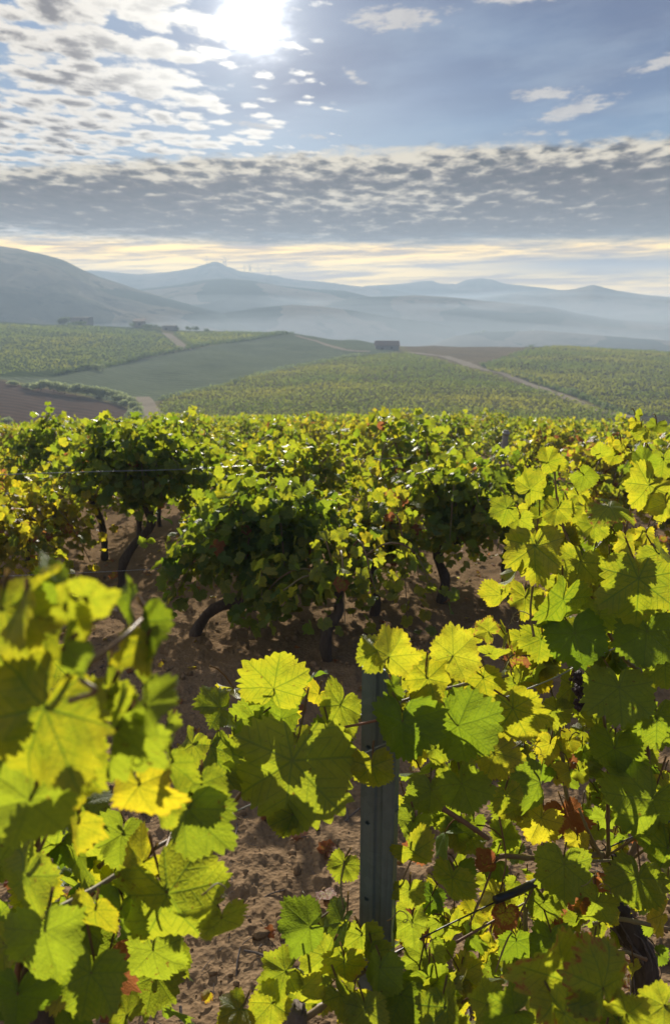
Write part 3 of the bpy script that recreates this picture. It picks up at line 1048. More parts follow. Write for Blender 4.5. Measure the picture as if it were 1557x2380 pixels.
# ------------------------------------------------------------------ the rows down the slope
protos = []
for k in range(7):
    m = vine_parts(rg, h=1.24 + 0.06 * (k % 3), w=0.50, n=440, size=(.045, .075), ye=(0.08, 0.18, 0.28, 0.14, 0.44, 0.1, 0.22)[k], yes=0.22, red=(0.01, .02, .03, .02, .12, .01, .05)[k], lod=3, head=0.5, shoots=13, droop=0.85)
    protos.append(m)
placed = 0
src = {}
rr = random.Random(5)
LAB_NEAR = 'green bush vine in the close rows just behind the foremost vines'
LAB_MID = 'small bush vine in the packed middle rows of the slope'
LAB_FAR = 'tiny bush vine in the last rows before the field drops out of sight'
far_pts = []
Y = 7.6
row = 0
while Y < 46:
    half = 0.47 * Y + 1.2
    step = 1.5
    x = -half + rr.uniform(0, step)
    while x < half:
        yy = Y + rr.uniform(-.22, .22) + 0.10 * x
        xx = x + rr.uniform(-.2, .2)
        x += step * rr.uniform(0.85, 1.2)
        pxl = proj(xx, yy, gz(xx, yy) + .6)[0]
        if yy < 8.9 and (pxl < 620 or pxl > 1380 and yy < 8):
            continue
        if yy < 10.6 and 100 < pxl < 330:
            continue
        if rr.random() < (0.2 if yy < 15 else 0.06):
            continue
        if placed < 250 and yy < 27:
            k = rr.randrange(len(protos)) if not (pxl < 260 and rr.random() < .6) else 4
            if 1330 < pxl < 1460 and rr.random() < .4:
                k = 4
            band = 0 if yy < 12 else (1 if yy < 19 else 2)
            lab = (LAB_NEAR, LAB_MID, LAB_FAR)[band]
            s = rr.uniform(0.80, 1.14) * (1.0 if yy < 14 else 0.95)
            if yy > 10 and rr.random() < 0.07:
                s *= 1.15
            if k not in src:
                src[k] = plant_vine(protos[k], (xx, yy, gz(xx, yy)), lab, rr.uniform(-.4, .4) + (3.14 if rr.random() < .5 else 0), s, 'bush vines in rows down the slope')
            else:
                copy_thing(src[k], (xx, yy, gz(xx, yy)), rr.uniform(-.4, .4) + (3.14 if rr.random() < .5 else 0), s, lab)
            src[k]['group'] = 'bush vines in rows down the slope'
            placed += 1
        else:
            far_pts.append((xx, yy))
    Y += 2.1
    row += 1
# beyond those: one mass of vines
rf = np.random.default_rng(9)
fo = Foliage(3, rf)
tr = MB()
for xx, yy in far_pts:
    z = gz(xx, yy)
    n = 190
    a = rf.uniform(0, 2 * np.pi, n)
    rad = np.sqrt(rf.random(n)) * 0.68
    zz_ = z + 0.3 + 0.76 * rf.random(n) ** 0.75
    pos = np.stack([xx + rad * np.cos(a), yy + rad * .7 * np.sin(a), zz_], 1)
    o = np.stack([np.cos(a), np.sin(a), np.full(n, .2)], 1)
    scatter(fo, rf, pos, n, o, np.array((.04, .04, .05)), (.065, .10), rf.uniform(.08, .34), .2, .02)
    tr.tube(np.array([(xx, yy, z - .1), (xx + .03, yy, z + .25), (xx, yy, z + .6)]), [.04, .035, .03], 5)
o = link('vineyard', fo.build('vineyard'), M_LEAF, kind='stuff')
o['label'] = 'mass of vines at the far end of the sloping field'
link('vine_trunks', tr.mesh('vine_trunks'), M_BARK, o)['kind'] = 'stuff'
print('placed vines', placed, 'far', len(far_pts))

# ------------------------------------------------------------------ the vines in front, leaf by leaf
hr = np.random.default_rng(3)
CR, CU, CB = np.array((1.0, 0, 0)), np.array((0, SP, CP)), np.array((0, -CP, SP))


def hero_leaf(parent, x, y, size, Y, tipdeg=270, pitch=0, yaw=0, ye=0.2, red=0.0, deep=1.0, curl=0.0, wave=0.12, cup=0.12, label=None, rnd=None, stalk=True):
    pitch, yaw, tipdeg = pitch + hr.normal(0, 13), yaw + hr.normal(0, 19), tipdeg + hr.normal(0, 10)
    V, T, U = leaf_template(150, (.16, .32, .48, .64, .8, .91, 1.0), hr, 0.058, wave * hr.uniform(.8, 1.7), cup * hr.uniform(.5, 2.2), deep * hr.uniform(.35, 1.2), curl + hr.uniform(-.05, .25))
    s = size * pxm(Y, y) / 1.62
    td = CR * math.cos(R(tipdeg)) + CU * math.sin(R(tipdeg))
    tip = td * math.cos(R(pitch)) + CB * math.sin(R(pitch))
    nrm = CB * math.cos(R(pitch)) - td * math.sin(R(pitch))
    w = np.cross(tip, nrm)
    nrm = nrm * math.cos(R(yaw)) + w * math.sin(R(yaw))
    B = orient(tip[None], nrm[None])[0]
    c = at(x, y, Y) - tip * 0.22 * s
    A = np.zeros((len(V), 4))
    A[:, 0], A[:, 1], A[:, 2] = ye * (.82 if ye < .7 else 1), hr.random() if rnd is None else rnd, red
    W = V @ B.T * s + c
    m = MB()
    if stalk:
        e = c - tip * s * 0.35 + np.array((hr.uniform(-.3, .3), 0.45, hr.uniform(-.1, .5))) * s * 0.9
        P = spline([c, c - tip * s * .16 - nrm * s * .10, e], 7)
        m.tube(P, np.linspace(.0013, .0019, 7), 6, False)
        SV, ST = np.vstack(m.V), np.vstack(m.T)
        SA = np.zeros((len(SV), 4))
        SA[:, 1], SA[:, 3] = hr.random(), 1
        T = np.vstack([T, ST + len(W)])
        W = np.vstack([W, SV])
        A = np.vstack([A, SA])
        U = np.vstack([U, np.zeros((len(SV), 3))])
    b = np.array(parent.location)
    me = mesh_np('leaf', W - b, T, [('lc', 'FLOAT_COLOR', A), ('luv', 'FLOAT_VECTOR', U)])
    o = link('leaf', me, M_LEAF, parent)
    if label:
        o['label'] = label
    return o


def canes(parent, lst, mat=None, name='cane'):
    b = np.array(parent.location)
    for pts, r0, r1 in lst:
        P = spline([at(*p) for p in pts], 8 * len(pts))
        n = len(P)
        rad = np.linspace(r0, r1, n)
        rad = rad * (1 + 0.28 * (np.arange(n) % 8 == 0))          # knots
        m = MB()
        m.tube(P - b, rad, 8)
        link(name, m.mesh(name), mat or M_CANE, parent)


def fill(fo, regions, b):
    for (x, y, Yc), (rx, ry, rY), n, size, ye, red in regions:
        k = pxm(Yc, y)
        q = unit(hr.normal(0, 1, (n, 3))) * hr.random((n, 1)) ** 0.4
        pos = at(x, y, Yc) + q[:, :1] * CR * rx * k + q[:, 1:2] * CU * ry * k + q[:, 2:] * np.array((0, 1.0, 0)) * rY
        tip = unit(np.stack([hr.normal(0, .6, n), hr.normal(-0.1, .5, n), hr.normal(-.75, .4, n)], 1))
        nrm = unit(np.stack([hr.normal(0, .5, n), hr.normal(-.55, .5, n), hr.normal(.55, .4, n)], 1))
        y_ = np.clip(hr.normal(ye, .2, n), 0, 1)
        r_ = np.where(hr.random(n) < red, hr.uniform(.45, 1, n), hr.uniform(0, .3, n))
        sz = hr.uniform(size[0], size[1], n)
        st = pos - tip * sz[:, None] * 0.7 + np.stack([hr.normal(0, .3, n), hr.uniform(.1, .7, n), hr.normal(0.2, .3, n)], 1) * sz[:, None]
        fo.leaves(pos - b, tip, nrm, sz, y_, r_, st - b)


def front_vine(label, x, y, Y):
    p = at(x, y, Y)
    return thing('grape_vine', label, 'grape vine', (p[0], Y, gz(p[0], Y)), 'vines in the foremost row')


# left, close and out of focus
VL = front_vine('large close vine filling the lower left, yellow green leaves slightly out of focus', 40, 2300, 0.72)
L = [
    (60, 1402, 190, .60, 10, 30, 10, .55), (220, 1392, 110, .60, 350, 10, 30, .42), (128, 1352, 120, .66, 120, 40, 60, .05),
    (322, 1470, 165, .68, 262, 8, 62, .10), (345, 1515, 120, .66, 275, 5, -52, .55), (140, 1525, 130, .57, 250, -35, 55, .0),
    (85, 1690, 330, .60, 250, 12, 0, .40), (262, 1725, 210, .64, 268, 0, 35, .10), (345, 1655, 130, .62, 320, 42, 20, .05),
    (328, 1850, 165, .78, 285, 0, -5, .80), (168, 1850, 120, .70, 265, 8, -20, .62), (60, 1890, 200, .62, 262, 8, -30, .10),
    (182, 1930, 115, .78, 278, 5, 10, .62), (60, 2060, 190, .66, 265, 0, 30, .22), (410, 2110, 285, .76, 290, 6, 0, .26),
    (322, 2015, 130, .80, 225, 0, 0, .66), (222, 2130, 130, .72, 262, 0, 20, .55), (110, 2190, 190, .62, 270, 5, -35, .05),
    (205, 2290, 190, .70, 255, 10, 10, .12), (130, 2295, 110, .78, 215, 0, 40, .55), (292, 2345, 110, .86, 80, 0, 40, .30),
    (40, 2335, 170, .66, 270, 20, 10, .05), (430, 1905, 165, .92, 260, 4, 35, .10), (398, 1790, 120, .90, 280, 5, 30, .22),
    (20, 1560, 160, .66, 280, 10, 20, .35), (280, 1960, 150, .86, 270, 0, 20, .08), (355, 2290, 150, .92, 280, 10, 10, .14),
    (10, 1800, 150, .74, 270, 0, 0, .35), (250, 1560, 90, .72, 270, 0, 60, .30), (165, 1700, 150, .74, 260, 0, 0, .16), (10, 2220, 150, .76, 262, 0, 30, .45),
    (515, 2150, 120, .80, 285, 0, -8, .42), (20, 1440, 200, .62, 300, 20, 0, .45), (170, 1430, 130, .60, 330, 15, 0, .42), (110, 1480, 150, .68, 270, 0, 20, .35), (300, 1400, 110, .70, 250, 5, 55, .12), (250, 1640, 130, .68, 270, 0, 10, .3), (40, 1980, 190, .74, 270, 0, 10, .2), (150, 1780, 180, .70, 265, 5, 0, .3), (340, 1570, 100, .72, 270, 0, 40, .25), (470, 1840, 110, .95, 270, 0, 20, .2), (280, 2130, 150, .80, 270, 0, 10, .06), (360, 2230, 150, .84, 280, 0, 10, .08), (385, 1700, 90, .86, 255, 10, 50, .18), (380, 1890, 90, .88, 285, 0, 10, .30),
]
for a in L:
    a = list(a)
    if a[1] < 1950:                                            # the upper leaves hang nearest to the lens
        a[3] *= .78
        a[2] *= 1.12
    hero_leaf(VL, *a)
canes(VL, [
    ([(165, 1628, .46), (222, 1606, .45), (188, 1566, .46), (282, 1486, .48), (330, 1440, .52)], .0019, .0013),
    ([(205, 1452, .49), (272, 1418, .50)], .0016, .0012),
    ([(20, 2380, .80), (60, 2150, .78), (90, 1900, .75), (60, 1650, .72), (110, 1450, .66), (150, 1350, .66)], .0046, .0022),
    ([(230, 2015, .95), (330, 1930, .95), (372, 2040, .80)], .0032, .0018),
    ([(60, 2150, .78), (230, 2060, .86), (380, 1960, .95), (520, 1900, 1.05)], .0044, .0026),
    ([(375, 2050, .8), (378, 2000, .84), (400, 1930, .92)], .0022, .0018),
])
fo = Foliage(1, hr)
bL = np.array(VL.location)
fill(fo, [((70, 1750, .90), (150, 300, .10), 15, (.045, .07), .25, .02), ((120, 2150, .92), (200, 230, .12), 26, (.045, .07), .14, .02),
          ((60, 1560, .95), (120, 130, .1), 8, (.04, .065), .3, .0), ((300, 2240, 1.0), (120, 110, .1), 7, (.045, .065), .15, .02)], bL)
link('foliage', fo.build(), M_LEAF, VL)
m = MB()
m.tube(spline([bL * 0 + (-.05, .1, -.2), (-.04, .08, .25), (0, .06, .55), at(60, 2150, .78) - bL], 14), np.linspace(.034, .012, 14), 9)
link('trunk', m.mesh('trunk'), M_BARK, VL)

# along the wire by the post
VC = front_vine('vine trained along the wire, bright serrated leaves hanging left of and over the steel post', 690, 2360, 1.02)
C_ = [
    (640, 1580, 165, 1.16, 80, 8, 5, .38), (502, 1642, 125, 1.10, 150, 35, 50, .18), (655, 1650, 150, 1.20, 100, 15, 40, .10),
    (785, 1655, 150, 1.14, 250, 15, -40, .30), (672, 1810, 300, 1.02, 262, 10, 8, .22), (482, 1755, 165, 1.06, 262, 5, 45, .20),
    (445, 1745, 110, 1.12, 255, 0, 30, .30), (868, 1505, 105, 1.12, 130, 15, 35, .34), (912, 1512, 125, 1.10, 60, 5, -15, .62), (935, 1702, 175, 1.05, 262, 12, 20, .05),
    (868, 1795, 115, 1.04, 262, 0, -10, .45), (1066, 1512, 130, 1.16, 40, 12, 10, .60), (1000, 1592, 120, 1.14, 300, 5, 10, .48),
    (1085, 1702, 185, 1.12, 330, 30, 10, .06), (1200, 1665, 160, 1.18, 300, 0, 12, .45), (1155, 1762, 115, 1.20, 290, 0, -10, .60),
    (915, 1605, 75, 1.10, 280, 25, 60, .12), (730, 1570, 70, 1.2, 60, 50, 30, .0), (770, 1715, 110, 1.10, 285, 10, 40, .16),
    (590, 1690, 120, 1.16, 230, 10, -40, .14), (1040, 1640, 110, 1.24, 280, 0, -20, .2), (960, 1560, 90, 1.2, 290, 5, 20, .45),
    (1125, 1590, 100, 1.26, 300, 10, 0, .5), (690, 1905, 110, 1.00, 300, 10, -10, .30), (1150, 1520, 80, 1.3, 20, 20, 20, .4), (545, 1720, 90, 1.12, 270, 10, 60, .1),
    (1080, 1840, 130, 1.2, 290, 30, 30, .06), (1180, 1862, 90, 1.24, 280, 0, 0, .35), (1010, 1750, 80, 1.22, 280, 0, 30, .3),
    (1000, 1850, 110, 1.26, 270, 10, 10, .08), (955, 1920, 90, 1.22, 270, 0, 10, .05),
]
for a in C_:
    hero_leaf(VC, *a)
Bt = [  # below, round the foot of the post
    (972, 1988, 110, 1.12, 320, 20, 20, .45), (1050, 2055, 120, 1.10, 270, 0, 40, .30), (880, 2268, 115, 1.00, 270, 25, 10, .06),
    (705, 2158, 135, 1.02, 190, 45, 40, .0), (650, 2265, 115, 1.00, 200, 30, 10, .22), (745, 2232, 125, 1.04, 225, 10, 20, .30),
    (795, 2018, 80, 1.16, 250, 20, 30, .22), (620, 2345, 120, .98, 200, 25, 0, .40), (705, 2312, 120, 1.00, 330, 20, 10, .48),
    (800, 2330, 120, .98, 300, 20, 10, .30), (545, 2350, 100, .95, 160, 30, 20, .35), (850, 2362, 110, .94, 290, 20, 0, .25),
    (785, 2160, 130, 1.10, 240, 10, 40, .12), (840, 2190, 110, 1.08, 280, 5, 30, .28), (950, 2080, 80, 1.14, 250, 0, 10, .38),
    (960, 2160, 110, 1.16, 280, 5, -10, .16), (800, 2250, 110, 1.03, 250, 10, -20, .42, .5), (925, 2330, 120, 1.00, 250, 30, 10, .12), (1010, 2300, 130, 1.05, 290, 30, 10, .1),
    (1040, 2365, 150, .94, 270, 20, 0, .22), (990, 2240, 110, 1.15, 270, 10, 20, .10), (860, 2225, 90, 1.06, 265, 5, 20, .2),
]
for a in Bt:
    hero_leaf(VC, *a)
canes(VC, [
    ([(690, 2380, 1.02), (760, 2330, 1.05), (840, 2260, 1.15), (930, 2210, 1.22)], .0065, .004),
    ([(520, 1895, 1.08), (620, 1780, 1.10), (760, 1700, 1.15), (905, 1640, 1.20), (1040, 1600, 1.24), (1180, 1570, 1.34)], .0036, .0026),
    ([(1030, 1880, 1.25), (1085, 1915, 1.22), (1135, 1950, 1.22)], .0055, .0045),
    ([(928, 2060, 1.15), (960, 1990, 1.16), (975, 1960, 1.15)], .0016, .0012),
    ([(800, 2120, 1.12), (792, 2060, 1.14), (800, 2000, 1.17)], .0020, .0014),
    ([(700, 2330, 1.02), (720, 2250, 1.05), (700, 2130, 1.06)], .0030, .0018),
    ([(455, 1960, .98), (530, 1905, 1.04)], .0038, .0030),
])
fo = Foliage(1, hr)
bC = np.array(VC.location)
fill(fo, [((1050, 1700, 1.42), (170, 170, .10), 34, (.035, .06), .4, .03), ((1080, 1940, 1.45), (170, 120, .12), 22, (.035, .055), .2, .04),
          ((760, 2250, 1.22), (150, 90, .1), 14, (.035, .055), .2, .03), ((1020, 2230, 1.35), (170, 140, .15), 34, (.035, .055), .22, .05),
          ((640, 1660, 1.35), (120, 110, .08), 10, (.04, .055), .3, .0), ((980, 2360, 1.02), (220, 60, .08), 16, (.035, .05), .25, .05)], bC)
link('foliage', fo.build(), M_LEAF, VC)
m = MB()
m.tube(spline([np.array((.02, 0, -.2)), (0, .02, .15), at(690, 2380, 1.02) - bC, at(705, 2345, 1.02) - bC], 12), np.linspace(.030, .012, 12), 9)
link('trunk', m.mesh('trunk'), M_DEAD, VC)

# right: tall upright shoots
VR = front_vine('tall vine at right with upright shoots, yellow edged leaves and a shaggy dark trunk', 1480, 2250, 1.52)
Rr = [
    (1240, 1130, 105, 1.60, 40, 10, 10, .50), (1168, 1185, 85, 1.58, 200, 10, 20, .40), (1282, 1072, 85, 1.64, 10, 40, 10, .55, .3), (1362, 1112, 80, 1.62, 320, 0, 40, .30),
    (1498, 1140, 145, 1.58, 250, 0, 0, .60, .35), (1500, 1072, 80, 1.62, 60, 50, 10, .12), (1292, 1192, 90, 1.56, 250, 10, 20, .55), (1242, 1290, 150, 1.48, 265, 5, 10, .48, .42),
    (1420, 1185, 125, 1.52, 270, 50, 10, .35, .55), (1455, 1268, 75, 1.50, 265, 0, 0, .62), (1482, 1370, 185, 1.42, 270, 0, 5, .28, .45), (1300, 1415, 175, 1.46, 262, 8, -10, .16, .3),
    (1192, 1335, 100, 1.50, 250, 0, 45, .35, .5), (1160, 1392, 78, 1.50, 255, 0, 0, .55, .4), (1128, 1462, 66, 1.46, 150, 10, 10, .60, .55), (1340, 1492, 150, 1.44, 265, 25, 15, .02),
    (1500, 1490, 160, 1.44, 275, 15, 10, .05), (1545, 1180, 90, 1.56, 270, 0, 10, .65), (1440, 1620, 170, 1.40, 265, 12, 0, .08), (1525, 1690, 150, 1.42, 270, 0, 10, .12),
    (1345, 1320, 110, 1.56, 270, 5, 30, .40, .4), (1205, 1215, 80, 1.60, 260, 0, 30, .45), (1390, 1440, 100, 1.50, 265, 5, 20, .10), (1255, 1500, 110, 1.52, 262, 0, 20, .30),
    (1250, 1840, 160, 1.36, 262, 18, 0, .08), (1250, 1915, 110, 1.44, 250, 0, 0, .95, .05), (1318, 1910, 115, 1.50, 280, 10, 20, .9, 1.0), (1430, 1760, 150, 1.44, 270, 0, 30, .10),
    (1310, 2030, 140, 1.32, 265, 10, 10, .10), (1150, 2085, 110, 1.36, 320, 50, 10, .75, .2), (1500, 1880, 190, 1.36, 268, 0, 12, .10), (1545, 1990, 160, 1.36, 268, 0, 10, .18),
    (1395, 1650, 120, 1.52, 262, 0, -30, .3), (1330, 1610, 120, 1.54, 275, 0, 20, .25), (1290, 1660, 90, 1.5, 270, 0, 0, .35), (1480, 2060, 140, 1.34, 270, 0, 30, .16),
    (1540, 1300, 110, 1.56, 280, 0, 10, .3), (1400, 1050, 60, 1.66, 30, 30, 0, .5), (1330, 1180, 70, 1.62, 270, 20, 10, .5), (1220, 1400, 100, 1.56, 260, 0, 10, .45, .5),
    (1545, 1560, 110, 1.5, 270, 0, 0, .2), (1200, 1600, 90, 1.46, 280, 0, 0, .35, .4), (1420, 1330, 100, 1.58, 270, 0, 10, .3), (1380, 1230, 90, 1.6, 270, 0, 0, .45),
    (1500, 1005, 42, 1.85, 260, 10, 20, .5), (1484, 962, 34, 1.85, 120, 30, 20, .4), (1540, 1080, 90, 1.7, 270, 0, 0, .4), (1100, 1480, 60, 1.5, 20, 20, 20, .45, .4),
    (1260, 2110, 90, 1.36, 270, 0, 20, .15), (1380, 2110, 110, 1.36, 270, 0, 0, .12), (1530, 2130, 90, 1.34, 200, 40, 0, .75, .3), (1200, 2200, 100, 1.34, 270, 0, 20, .08),
    (1170, 2130, 70, 1.3, 250, 20, 20, .9, .75), (1420, 2060, 70, 1.4, 270, 10, 30, .85, .8), (1340, 1960, 60, 1.42, 270, 0, 30, .95, .2), (1130, 2010, 60, 1.34, 200, 30, 0, .7, .9), (1340, 2100, 60, 1.36, 250, 0, 30, .6, 1.0),
    (1280, 2200, 110, 1.3, 270, 15, 20, .06), (1370, 2230, 120, 1.3, 265, 0, 20, .05),
]
for a in Rr:
    lab = None
    if len(a) > 8 and a[8] >= .9:
        lab = 'orange brown withered leaf'
    elif a[7] > .9:
        lab = 'pale yellow dying leaf'
    a = list(a)
    if a[1] < 1250:
        a[2] *= .86
        a[7] = max(.08, a[7] - .14)
    hero_leaf(VR, *a, label=lab)
canes(VR, [
    ([(1425, 2010, 1.55), (1375, 1960, 1.52), (1320, 1860, 1.52), (1308, 1770, 1.53), (1298, 1700, 1.54), (1322, 1590, 1.56), (1352, 1500, 1.6), (1345, 1330, 1.62), (1300, 1200, 1.66), (1285, 1060, 1.68)], .0062, .0022),
    ([(1395, 1440, 1.56), (1450, 1530, 1.56), (1500, 1590, 1.55), (1504, 1770, 1.54), (1500, 1950, 1.55)], 0.0046, .0062),
    ([(1413, 1985, 1.5), (1412, 1880, 1.5), (1416, 1760, 1.5), (1400, 1660, 1.52)], .0048, .0032),
    ([(1350, 1480, 1.6), (1400, 1400, 1.62), (1440, 1280, 1.62), (1480, 1120, 1.64), (1498, 1030, 1.75)], .0042, .0018),
    ([(1395, 1440, 1.56), (1345, 1530, 1.55), (1315, 1600, 1.55)], .0040, .0026),
    ([(1135, 2012, 1.36), (1165, 1990, 1.38), (1275, 1996, 1.42), (1400, 1985, 1.5)], .0050, .0062),
    ([(1228, 2050, 1.40), (1220, 2140, 1.38), (1232, 2240, 1.36)], .0058, .0050),
    ([(1410, 2110, 1.52), (1440, 2030, 1.52), (1480, 1960, 1.54)], .010, .008),
    ([(1380, 2150, 1.5), (1430, 2135, 1.48), (1557, 2160, 1.44)], .006, .005),
    ([(1240, 1480, 1.5), (1232, 1420, 1.52), (1236, 1330, 1.54), (1200, 1230, 1.6)], .0030, .0016),
    ([(1060, 2190, 1.3), (1130, 2150, 1.32), (1225, 2095, 1.38)], .003, .002),
    ([(1400, 2000, 1.5), (1370, 1940, 1.46), (1345, 1880, 1.44)], .0042, .003),
    ([(1450, 2010, 1.5), (1520, 1960, 1.46), (1557, 1950, 1.44)], .0035, .002),
    ([(1500, 2230, 1.46), (1440, 2210, 1.44), (1390, 2230, 1.42)], .004, .003),
    ([(1150, 2000, 1.36), (1120, 2080, 1.34), (1090, 2150, 1.32)], .0024, .0016),
    ([(1410, 1990, 1.5), (1490, 1930, 1.44), (1470, 1860, 1.44)], .003, .002),
    ([(1290, 2030, 1.4), (1350, 2005, 1.42), (1420, 2000, 1.46)], .0040, .003),
    ([(1160, 1900, 1.3), (1175, 2000, 1.32), (1160, 2080, 1.34)], .0018, .0014),
    ([(1240, 2060, 1.38), (1180, 2180, 1.34), (1150, 2260, 1.3)], .0024, .0018),
])
fo = Foliage(1, hr)
bR = np.array(VR.location)
fill(fo, [((1380, 1250, 1.80), (170, 170, .10), 36, (.032, .055), .42, .08), ((1400, 1500, 1.75), (200, 160, .14), 42, (.035, .058), .22, .04),
          ((1380, 1720, 1.75), (210, 150, .14), 36, (.035, .055), .2, .04), ((1480, 1950, 1.72), (130, 150, .12), 24, (.035, .055), .15, .06),
          ((1330, 2150, 1.62), (230, 120, .14), 42, (.032, .05), .18, .10), ((1190, 1560, 1.6), (110, 100, .10), 20, (.03, .05), .45, .1),
          ((1480, 1040, 1.9), (80, 90, .08), 8, (.022, .034), .25, .02), ((1250, 1760, 1.55), (110, 90, .1), 14, (.035, .05), .35, .05),
          ((1380, 1800, 1.66), (200, 200, .12), 60, (.022, .038), .25, .06), ((1300, 2120, 1.5), (240, 130, .12), 60, (.02, .036), .25, .14), ((1360, 1330, 1.74), (180, 160, .1), 40, (.024, .04), .3, .08)], bR)
link('foliage', fo.build(), M_LEAF, VR)
P = [bR * 0 + (0.02, 0.02, -.15), at(1500, 2260, 1.52) - bR, at(1452, 2150, 1.52) - bR, at(1425, 2080, 1.53) - bR, at(1440, 1990, 1.54) - bR]
link('trunk', trunk_mesh(hr, P, .031, .018, 12, 22), M_BARK, VR)
C0 = spline(P, 20)
m = MB()
for k in range(26):                                            # loose strips of bark
    i0 = int(hr.integers(0, 12))
    i1 = i0 + int(hr.integers(4, 8))
    a = hr.uniform(0, 2 * np.pi)
    off = np.array((math.cos(a), math.sin(a), 0)) * np.linspace(.026, .036, i1 - i0)[:, None] + hr.normal(0, .004, (i1 - i0, 3))
    m.tube(C0[i0:i1] + off, np.linspace(.0035, .0012, i1 - i0), 4, False)
link('bark_strips', m.mesh('bark_strips'), M_DEAD, VR)
b_ = np.array(VR.location)
m = MB()
for k in range(90):                                            # the withered bunch
    t = hr.random()
    c = at(1345, 1565 + 85 * t, 1.46) - b_ + hr.normal(0, 1, 3) * (.009, .008, .003) * (1 - .6 * t)
    a = np.linspace(0, 1, 5)
    m.tube(c + np.outer(np.linspace(-1, 1, 5), (0.0, 0, 0.0046)), 0.0046 * np.sqrt(np.clip(1 - np.linspace(-.97, .97, 5) ** 2, 0, 1)), 6)
link('grape_bunch', m.mesh('grape_bunch'), M_GRAPE, VR)['label'] = 'small dried dark grape bunch'

# bottom right corner: a young shoot close to the camera
VB = front_vine('low close vine shoots at the bottom right corner with red blotched leaves', 1350, 2380, .78)
for a in [(1300, 2275, 225, .80, 150, 18, 25, .38, .53), (1395, 2270, 190, .78, 115, 10, 55, .30, .55), (1465, 2350, 110, .78, 60, 10, 0, .40, .2), (1530, 2345, 110, .80, 200, 10, 20, .40, .1),
          (1330, 2370, 150, .76, 330, 30, 0, .30, .3), (1180, 2360, 130, .84, 200, 20, 20, .15), (1120, 2330, 110, .9, 150, 10, 30, .25)]:
    hero_leaf(VB, *a, label='yellow green leaf with dark red blotches' if len(a) > 8 and a[8] > .35 else None)
canes(VB, [([(1380, 2420, .80), (1370, 2350, .80), (1350, 2290, .81)], .0032, .002), ([(1380, 2420, .80), (1450, 2390, .80), (1500, 2360, .8)], .003, .002)])
fo = Foliage(1, hr)
bB = np.array(VB.location)
fill(fo, [((1400, 2400, .95), (180, 60, .08), 18, (.035, .05), .3, .15)], bB)
link('foliage', fo.build(), M_LEAF, VB)
m = MB()
m.tube(spline([np.array((0, 0, -.2)), (.01, 0, .2), at(1380, 2420, .80) - bB], 10), np.linspace(.022, .006, 10), 8)
link('trunk', m.mesh('trunk'), M_BARK, VB)

# ------------------------------------------------------------------ the galvanised post
def plate(w, h, holes, z0=0.0):
    """upright sheet in the XZ plane with round or slotted holes: (x, z, half width, half height)"""
    bm = MB()
    zs = z0
    def quad(x0, x1, za, zb):
        bm.add([(x0, 0, za), (x1, 0, za), (x1, 0, zb), (x0, 0, zb)], [(0, 1, 2), (0, 2, 3)])
    for cx, cz, a, b in sorted(holes, key=lambda q: q[1]):
        A, B_ = a * 1.6, b * 1.6
        quad(-w / 2, w / 2, zs, cz - B_)
        quad(-w / 2, cx - A, cz - B_, cz + B_)
        quad(cx + A, w / 2, cz - B_, cz + B_)
        n = 16
        t = np.linspace(0, 2 * np.pi, n, endpoint=False) + np.pi / 4
        c, s = np.cos(t), np.sin(t)
        k = 1 / np.maximum(abs(c), abs(s))
        V = [(cx + A * c[i] * k[i], 0, cz + B_ * s[i] * k[i]) for i in range(n)] + [(cx + a * c[i], 0, cz + b * s[i]) for i in range(n)]
        bm.add(V, [q for i in range(n) for q in ((i, (i + 1) % n, n + (i + 1) % n), (i, n + (i + 1) % n, n + i))])
        zs = cz + B_
    quad(-w / 2, w / 2, zs, z0 + h)
    return bm


def solid(o, th):
    md = o.modifiers.new('thickness', 'SOLIDIFY')
    md.thickness = th
    md.offset = 0
    return o


PY = 1.15
ptop = at(882, 1556, PY)
pz = gz(ptop[0], PY)
H = ptop[2] - pz
post = thing('metal_post', 'galvanised steel vineyard post with punched holes, half hidden by bright leaves', 'post', (ptop[0], PY, pz), None, R(-17))
W = 0.056
hz = lambda y: at(860, y, PY)[2] - pz
web = plate(W * .40, H + .3, [(0, hz(1916), .0044, .0048), (0, hz(2094), .0044, .0048), (0, hz(1740), .0044, .0048)], -.3)
for V in web.V:
    V[:, 0] -= W * .30
rib = MB()                                                       # the pressed groove down the middle
zt, zb = H, -.3
pts = [(-W * .1, 0), (-W * .03, .0042), (W * .10, .0042), (W * .17, 0), (W * .5, 0)]
for (xa, ya), (xb, yb) in zip(pts[:-1], pts[1:]):
    rib.add([(xa, ya, zb), (xb, yb, zb), (xb, yb, zt), (xa, ya, zt)], [(0, 1, 2), (0, 2, 3)])
web.V += rib.V
web.T += [t + web.n for t in rib.T]
solid(link('web', web.mesh('web', False), M_STEEL, post), .0018)
for sgn in (-1, 1):
    f = plate(.034, H + .3, [(0.004, hz(y_), .004, .012) for y_ in (1880, 2068, 1700)] if sgn > 0 else [], -.3)
    o = link('flange', f.mesh('flange', False), M_STEEL, post)
    o.rotation_euler = (0, 0, R(90))
    o.location = (sgn * (W / 2 + .001), .0175, 0)
    solid(o, .0018)
    if sgn > 0:
        for y_ in (1880, 2068, 1700):                            # the hooks beside each slot
            hk = MB()
            z = hz(y_)
            hk.tube(np.array([(W / 2 + .002, .016, z - .010), (W / 2 + .006, .014, z - .003), (W / 2 + .005, .014, z + .006)]), .0014, 6)
            link('hook', hk.mesh('hook'), M_STEEL, post)
    lip = MB()
    lip.box((sgn * (W / 2 - .005), .0345, (H - .3) / 2), (.011, .0018, H + .3))
    link('lip', lip.mesh('lip', False), M_STEEL, post)


